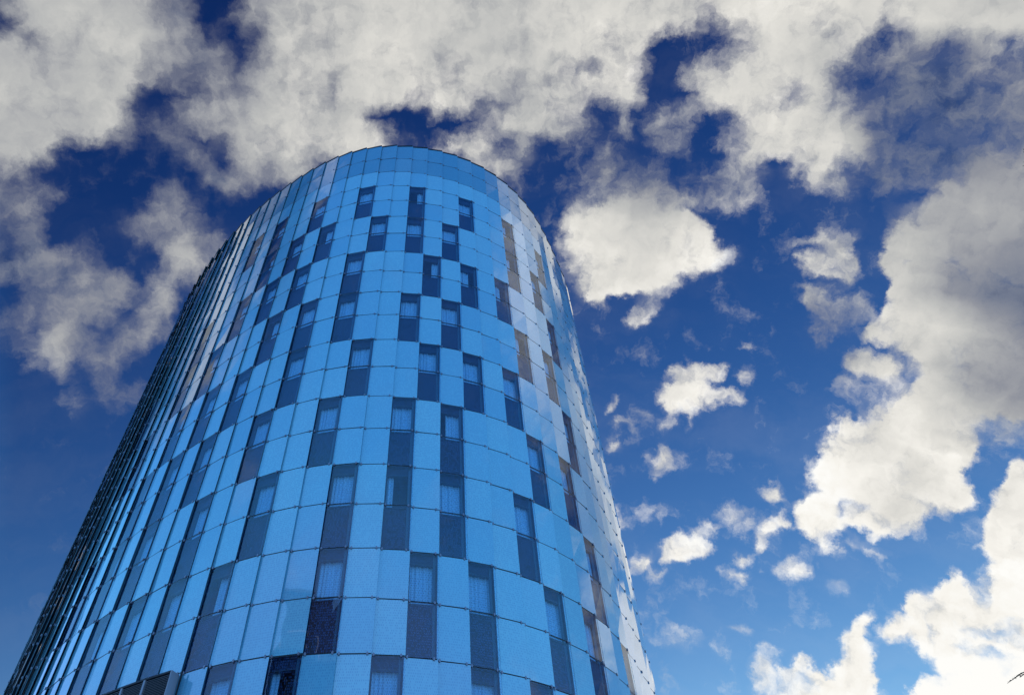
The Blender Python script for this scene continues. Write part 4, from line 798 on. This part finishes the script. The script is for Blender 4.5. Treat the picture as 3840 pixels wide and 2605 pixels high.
# steel clips that hold the panes ---------------------------------------------
def clip_mesh():
    bm = bmesh.new()
    bmesh.ops.create_cube(bm, size=1.0)
    bmesh.ops.scale(bm, vec=(0.050, 0.042, 0.082), verts=bm.verts)
    bmesh.ops.bevel(bm, geom=[e for e in bm.edges if abs(e.verts[0].co.y - e.verts[1].co.y) > 1e-4], offset=0.016, segments=3, affect="EDGES")
    for f in bm.faces:
        f.smooth = False
    me = bpy.data.meshes.new("steel_clip")
    bm.to_mesh(me)
    bm.free()
    me.materials.append(M_CLIP)
    return me
CLIP = clip_mesh()
clips = []
for j in range(KMIN + 1, KMAX + 1):
    for r in range(1, NROW):
        for side in (-1, 1):
            k = j if side > 0 else j - 1
            A, B, t_, n = frame_of(k)
            s = 0.073
            p = (A - n * (step_of(k) - 0.008 - 0.01) + t_ * s) if side > 0 else (B + n * (step_of(k) + 0.008 - 0.01) - t_ * s)
            p = Vector((p.x, p.y, row_z(r)))
            x, y = to_px(p)
            inside = -5 < x < 1029 and -5 < y < 699
            facing = max(0.0, n.dot((Vector((0, 0, CAM_H)) - p).normalized()))
            size = facing / (p - Vector((0, 0, CAM_H))).length ** 2 if inside else 0.0
            clips.append((size, p, math.atan2(t_.y, t_.x)))
clips.sort(key=lambda q: -q[0])
proto = None
for s, p, a in clips[:100]:
    o = bpy.data.objects.new("steel_clip", CLIP) if proto is None else proto.copy()
    proto = proto or o
    place(o, tower, p)
    o.rotation_euler = (0, 0, a)
vs, fs = [], []
for s, p, a in clips[100:]:
    Rm = Matrix.Rotation(a, 3, "Z")
    n0 = len(vs)
    vs += [tuple(Rm @ v.co + p - BASE) for v in CLIP.vertices]
    fs += [tuple(n0 + i for i in q.vertices) for q in CLIP.polygons]
me = bpy.data.meshes.new("steel_clip")
me.from_pydata(vs, [], fs)
me.materials.append(M_CLIP)
o = bpy.data.objects.new("steel_clip", me)
tag(place(o, tower, BASE), kind="stuff")

# ------------------------------------------------------------------ louvred plant screen fixed low on the left flank
LZ1, LZ0 = 8.68 + CAM_H, 5.9 + CAM_H
lbase = Vector((PT[-7].x, PT[-7].y, LZ0))
screen = tag(empty("louvre_screen", lbase), "grey aluminium louvre screen boxed out low on the left flank of the glass tower", "louvre screen")
WORLD_POS[screen.name] = lbase
def off(k, d):
    n0 = frame_of(k - 1)[3]
    n1 = frame_of(k)[3]
    n = (n0 + n1).normalized()
    return PT[k] + n * d
LK = list(range(-10, -4))
OUT_D = 0.33
pts = [off(k, OUT_D) for k in LK]
panel = MB()
slat = MB()
post = MB()
for i, (p, q) in enumerate(zip(pts, pts[1:])):
    u = (q - p).normalized()
    nn = Vector((u.y, -u.x, 0))
    ln = (q - p).length
    def S(s, d, z):
        w_ = p + u * s - nn * d
        return Vector((w_.x, w_.y, z))
    panel.box8([S(0, .07, LZ0), S(ln, .07, LZ0), S(ln, .07, LZ1 - .05), S(0, .07, LZ1 - .05),
                S(0, .10, LZ0), S(ln, .10, LZ0), S(ln, .10, LZ1 - .05), S(0, .10, LZ1 - .05)])
    z = LZ0 + 0.02
    while z < LZ1 - 0.08:
        slat.quad([S(.03, .012, z), S(ln - .03, .012, z), S(ln - .03, .062, z + .032), S(.03, .062, z + .032)])
        slat.quad([S(.03, .012, z - .006), S(ln - .03, .012, z - .006), S(ln - .03, .012, z), S(.03, .012, z)])
        z += 0.043
    post.box8([S(-.03, 0, LZ0), S(.03, 0, LZ0), S(.03, 0, LZ1 - .05), S(-.03, 0, LZ1 - .05),
               S(-.03, .06, LZ0), S(.03, .06, LZ0), S(.03, .06, LZ1 - .05), S(-.03, .06, LZ1 - .05)])
panel.build("back_panel", M_RAIL, screen, lbase)
slat.build("louvre_slats", M_LOUV, screen, lbase)
post.build("post", M_LOUV, screen, lbase)
m = MB()
for p, q, kp, kq in zip(pts, pts[1:], LK, LK[1:]):
    ip, iq = off(kp, -0.02), off(kq, -0.02)
    m.box8([Vector((*p.xy, LZ1 - .05)), Vector((*q.xy, LZ1 - .05)), Vector((*q.xy, LZ1)), Vector((*p.xy, LZ1)),
            Vector((*ip.xy, LZ1 - .05)), Vector((*iq.xy, LZ1 - .05)), Vector((*iq.xy, LZ1)), Vector((*ip.xy, LZ1))])
m.build("top_flashing", M_RAIL, screen, lbase)
p, q = off(-5, OUT_D), off(-5, 0.06)
u = (q - p).normalized()
w_ = Vector((-u.y, u.x, 0))
if w_.x < 0:
    w_ = -w_
m = MB()
def E(s, d, z):
    c_ = p + u * s + w_ * d
    return Vector((c_.x, c_.y, z))
ln = (q - p).length
m.box8([E(0, .035, LZ0), E(ln, .035, LZ0), E(ln, .035, LZ1 - .004), E(0, .035, LZ1 - .004),
        E(0, .002, LZ0), E(ln, .002, LZ0), E(ln, .002, LZ1 - .004), E(0, .002, LZ1 - .004)])
m.build("end_plate", M_LOUV, screen, lbase)
m = MB()
for d0 in (0.10,):
    m.box8([E(ln - .03, d0 + .03, LZ0), E(ln, d0 + .03, LZ0), E(ln, d0 + .03, LZ1 + .06), E(ln - .03, d0 + .03, LZ1 + .06),
            E(ln - .03, d0, LZ0), E(ln, d0, LZ0), E(ln, d0, LZ1 + .06), E(ln - .03, d0, LZ1 + .06)])
m.build("fixing_rail", M_RAIL, screen, lbase)

# ------------------------------------------------------------------ ground
M_GROUND, t, b = principled("pale_stone_paving", (0.4, 0.39, 0.37, 1), 0.8)
tcg = t.n("ShaderNodeNewGeometry")
br = t.n("ShaderNodeTexBrick", offset=0.5)
t.l(tcg.outputs["Position"], br.inputs["Vector"])
br.inputs["Color1"].default_value = (0.44, 0.43, 0.41, 1)
br.inputs["Color2"].default_value = (0.36, 0.35, 0.33, 1)
br.inputs["Mortar"].default_value = (0.18, 0.17, 0.16, 1)
br.inputs["Scale"].default_value = 1.0
br.inputs["Brick Width"].default_value = 0.9
br.inputs["Row Height"].default_value = 0.45
br.inputs["Mortar Size"].default_value = 0.008
t.l(br.outputs[0], b.inputs["Base Color"])
m = MB()
N = 24
for i in range(N):
    a0, a1 = 2 * math.pi * i / N, 2 * math.pi * (i + 1) / N
    m.quad([(0, 0, 0), (3000 * math.cos(a0), 3000 * math.sin(a0), 0), (3000 * math.cos(a1), 3000 * math.sin(a1), 0)])
tag(m.build("ground", M_GROUND), kind="structure")

# ------------------------------------------------------------------ dark office block behind the camera, mirrored in the lowest panels
M_BRICK, t, b = principled("dark_grey_brick", (0.03, 0.03, 0.032, 1), 0.85)
g = t.n("ShaderNodeNewGeometry")
bn = t.noise(g.outputs["Position"], 1.2, 6, 0.6, "3D")
t.l(t.mix(bn.outputs[0], (0.020, 0.020, 0.023, 1), (0.045, 0.045, 0.050, 1)), b.inputs["Base Color"])
M_OWIN, t, b = principled("office_window_glass", (0.05, 0.07, 0.09, 1), 0.08)
M_OFR, t, b = principled("pale_window_frame", (0.20, 0.21, 0.22, 1), 0.5)
M_ROOF, t, b = principled("grey_roof_felt", (0.08, 0.08, 0.08, 1), 0.9)
obase = Vector((-19.0, -16.0, 0.0))
office = tag(empty("office_block", obase), "dark grey brick office block mirrored in the lowest glass panels", "building")
office.rotation_euler = (0, 0, math.radians(-28))
def opart(name, mat, boxes, parent=None):
    m = MB()
    for x0, x1, y0, y1, z0, z1 in boxes:
        m.box8([Vector(v) for v in ((x1, y1, z0), (x0, y1, z0), (x0, y1, z1), (x1, y1, z1), (x1, y0, z0), (x0, y0, z0), (x0, y0, z1), (x1, y0, z1))])
    o = m.build(name, mat)
    o.parent = parent or office
    o.location = (0, 0, 0)
    return o
OW, OH, OD = 9.0, 31.0, 12.0
opart("wall", M_BRICK, [(-OW, OW, -OD, 0, 0, OH), (-OW, 2.5, -OD, 0, OH, OH + 3.0)])
opart("roof", M_ROOF, [(-OW - .2, 2.7, -OD - .2, .2, OH + 3.0, OH + 3.25), (2.7, OW + .2, -OD - .2, .2, OH + .002, OH + .25)])
for fl in range(4, 10):
    for cx in (-7.0, -3.5, 0.0, 3.5, 7.0):
        z = fl * 3.1 + 0.9
        w_o = opart("window", M_OWIN, [(cx - .9, cx + .9, .012, .04, z, z + 1.5)])
        f_o = opart("window_frame", M_OFR, [(cx - 1.0, cx - .9, .0125, .10, z - .1, z + 1.6), (cx + .9, cx + 1.0, .0125, .10, z - .1, z + 1.6),
                                            (cx - .9, cx + .9, .0125, .10, z - .1, z), (cx - .9, cx + .9, .0125, .10, z + 1.5, z + 1.6)], w_o)

# ------------------------------------------------------------------ spruce just outside the right edge; only its twigs reach into view
M_BARK, t, b = principled("brown_spruce_bark", (0.07, 0.05, 0.035, 1), 0.9)
M_NEEDLE, t, b = principled("dark_green_needles", (0.035, 0.06, 0.03, 1), 0.7)
g = t.n("ShaderNodeNewGeometry")
nn_ = t.noise(g.outputs["Position"], 2.0, 3, 0.5, "3D")
t.l(t.mix(nn_.outputs[0], (0.025, 0.045, 0.022, 1), (0.06, 0.095, 0.045, 1)), b.inputs["Base Color"])
tb = Vector((11.5, 6.5, 0))
spruce = tag(empty("spruce_tree", tb), "dark spruce whose twig tips poke in at the right edge of the sky", "tree")
WORLD_POS[spruce.name] = tb
tr = random.Random(5)
def tube(mb, pts, r0, r1, sides=6):
    rings = []
    for i, p in enumerate(pts):
        d = (pts[min(i + 1, len(pts) - 1)] - pts[max(i - 1, 0)]).normalized()
        a_ = d.cross(Vector((0.3, 0.2, 1))).normalized() if abs(d.z) < .95 else d.cross(Vector((1, 0, 0))).normalized()
        b_ = d.cross(a_)
        rr = r0 + (r1 - r0) * i / (len(pts) - 1)
        rings.append([p + (a_ * math.cos(2 * math.pi * s / sides) + b_ * math.sin(2 * math.pi * s / sides)) * rr for s in range(sides)])
    for A_, B_ in zip(rings, rings[1:]):
        for s in range(sides):
            mb.quad([A_[s], A_[(s + 1) % sides], B_[(s + 1) % sides], B_[s]])
trunk = MB()
tube(trunk, [tb + Vector((0, 0, z)) for z in (0, 3, 7, 11, 14.6)], 0.22, 0.03, 8)
trunk.build("trunk", M_BARK, spruce, tb)
def spray(mb, p, d, length, width):
    """a twig set with needles: a fan of thin blades"""
    side = d.cross(Vector((0, 0, 1)))
    side = side.normalized() if side.length > 1e-3 else Vector((1, 0, 0))
    upv = side.cross(d).normalized()
    n = max(4, int(length / 0.035))
    for i in range(n):
        f = i / n
        c_ = p + d * (length * f) + Vector((0, 0, -0.12 * length * f * f))
        for sgn in (-1, 1):
            w_ = width * (1 - 0.75 * f) * tr.uniform(.6, 1.1)
            tip = c_ + (side * sgn * tr.uniform(.6, 1) + d * 0.7 + upv * tr.uniform(-.5, .4)).normalized() * w_
            q = d * 0.012 + upv * 0.006
            mb.quad([c_ - q, c_ + q, tip])
    e = p + d * length + Vector((0, 0, -0.12 * length))
    q = side * 0.008
    mb.quad([p - q, p + q, e + q * .3, e - q * .3])
    q = upv * 0.008
    mb.quad([p - q, p + q, e + q * .3, e - q * .3])
def bough(mb, root, tip, sag, dens=1.0):
    pts = []
    for i in range(9):
        f = i / 8
        pts.append(root.lerp(tip, f) + Vector((0, 0, -sag * 4 * f * (1 - f))))
    tube(mb, pts, 0.035, 0.006, 5)
    L_ = (tip - root).length
    n = int(L_ * 9 * dens)
    for i in range(n):
        f = 0.18 + 0.82 * (i + tr.random()) / n
        j = min(7, int(f * 8))
        p_ = pts[j].lerp(pts[j + 1], f * 8 - j)
        d0 = (pts[j + 1] - pts[j]).normalized()
        ang = tr.choice((-1, 1)) * tr.uniform(0.35, 0.9)
        d_ = (Matrix.Rotation(ang, 3, "Z") @ d0 + Vector((0, 0, tr.uniform(-.25, .12)))).normalized()
        spray(mb, p_, d_, min(0.75, 0.22 + 0.5 * L_ * (1 - f) * .4) * tr.uniform(.7, 1.2), 0.075)
crown = MB()
z = 1.8
while z < 15.0:
    R_ = max(0.12, (15.3 - z) * 0.37) * (0.93 if z < 7 else 0.86)
    for i in range(6 if z < 11 else 5):
        a_ = tr.uniform(0, 2 * math.pi)
        r_ = R_ * tr.uniform(.72, 1.0)
        root = tb + Vector((0, 0, z))
        tip = root + Vector((math.cos(a_) * r_, math.sin(a_) * r_, -0.10 * r_ + tr.uniform(-.1, .15)))
        bough(crown, root, tip, 0.06 * r_, 1.5)
    z += 0.34 if z < 12 else 0.26
spray(crown, tb + Vector((0, 0, 14.5)), Vector((0.02, 0.0, 1)).normalized(), 0.9, 0.08)
crown.build("crown", M_NEEDLE, spruce, tb)
for z0, tipv, sg in ((6.9, Vector((7.47, 9.60, 6.31)), 0.12), (6.5, Vector((7.38, 9.70, 6.04)), 0.10)):
    m = MB()
    bough(m, tb + Vector((0, 0, z0)), tipv, sg, 1.3)
    m.build("bough", M_NEEDLE, spruce, tb)
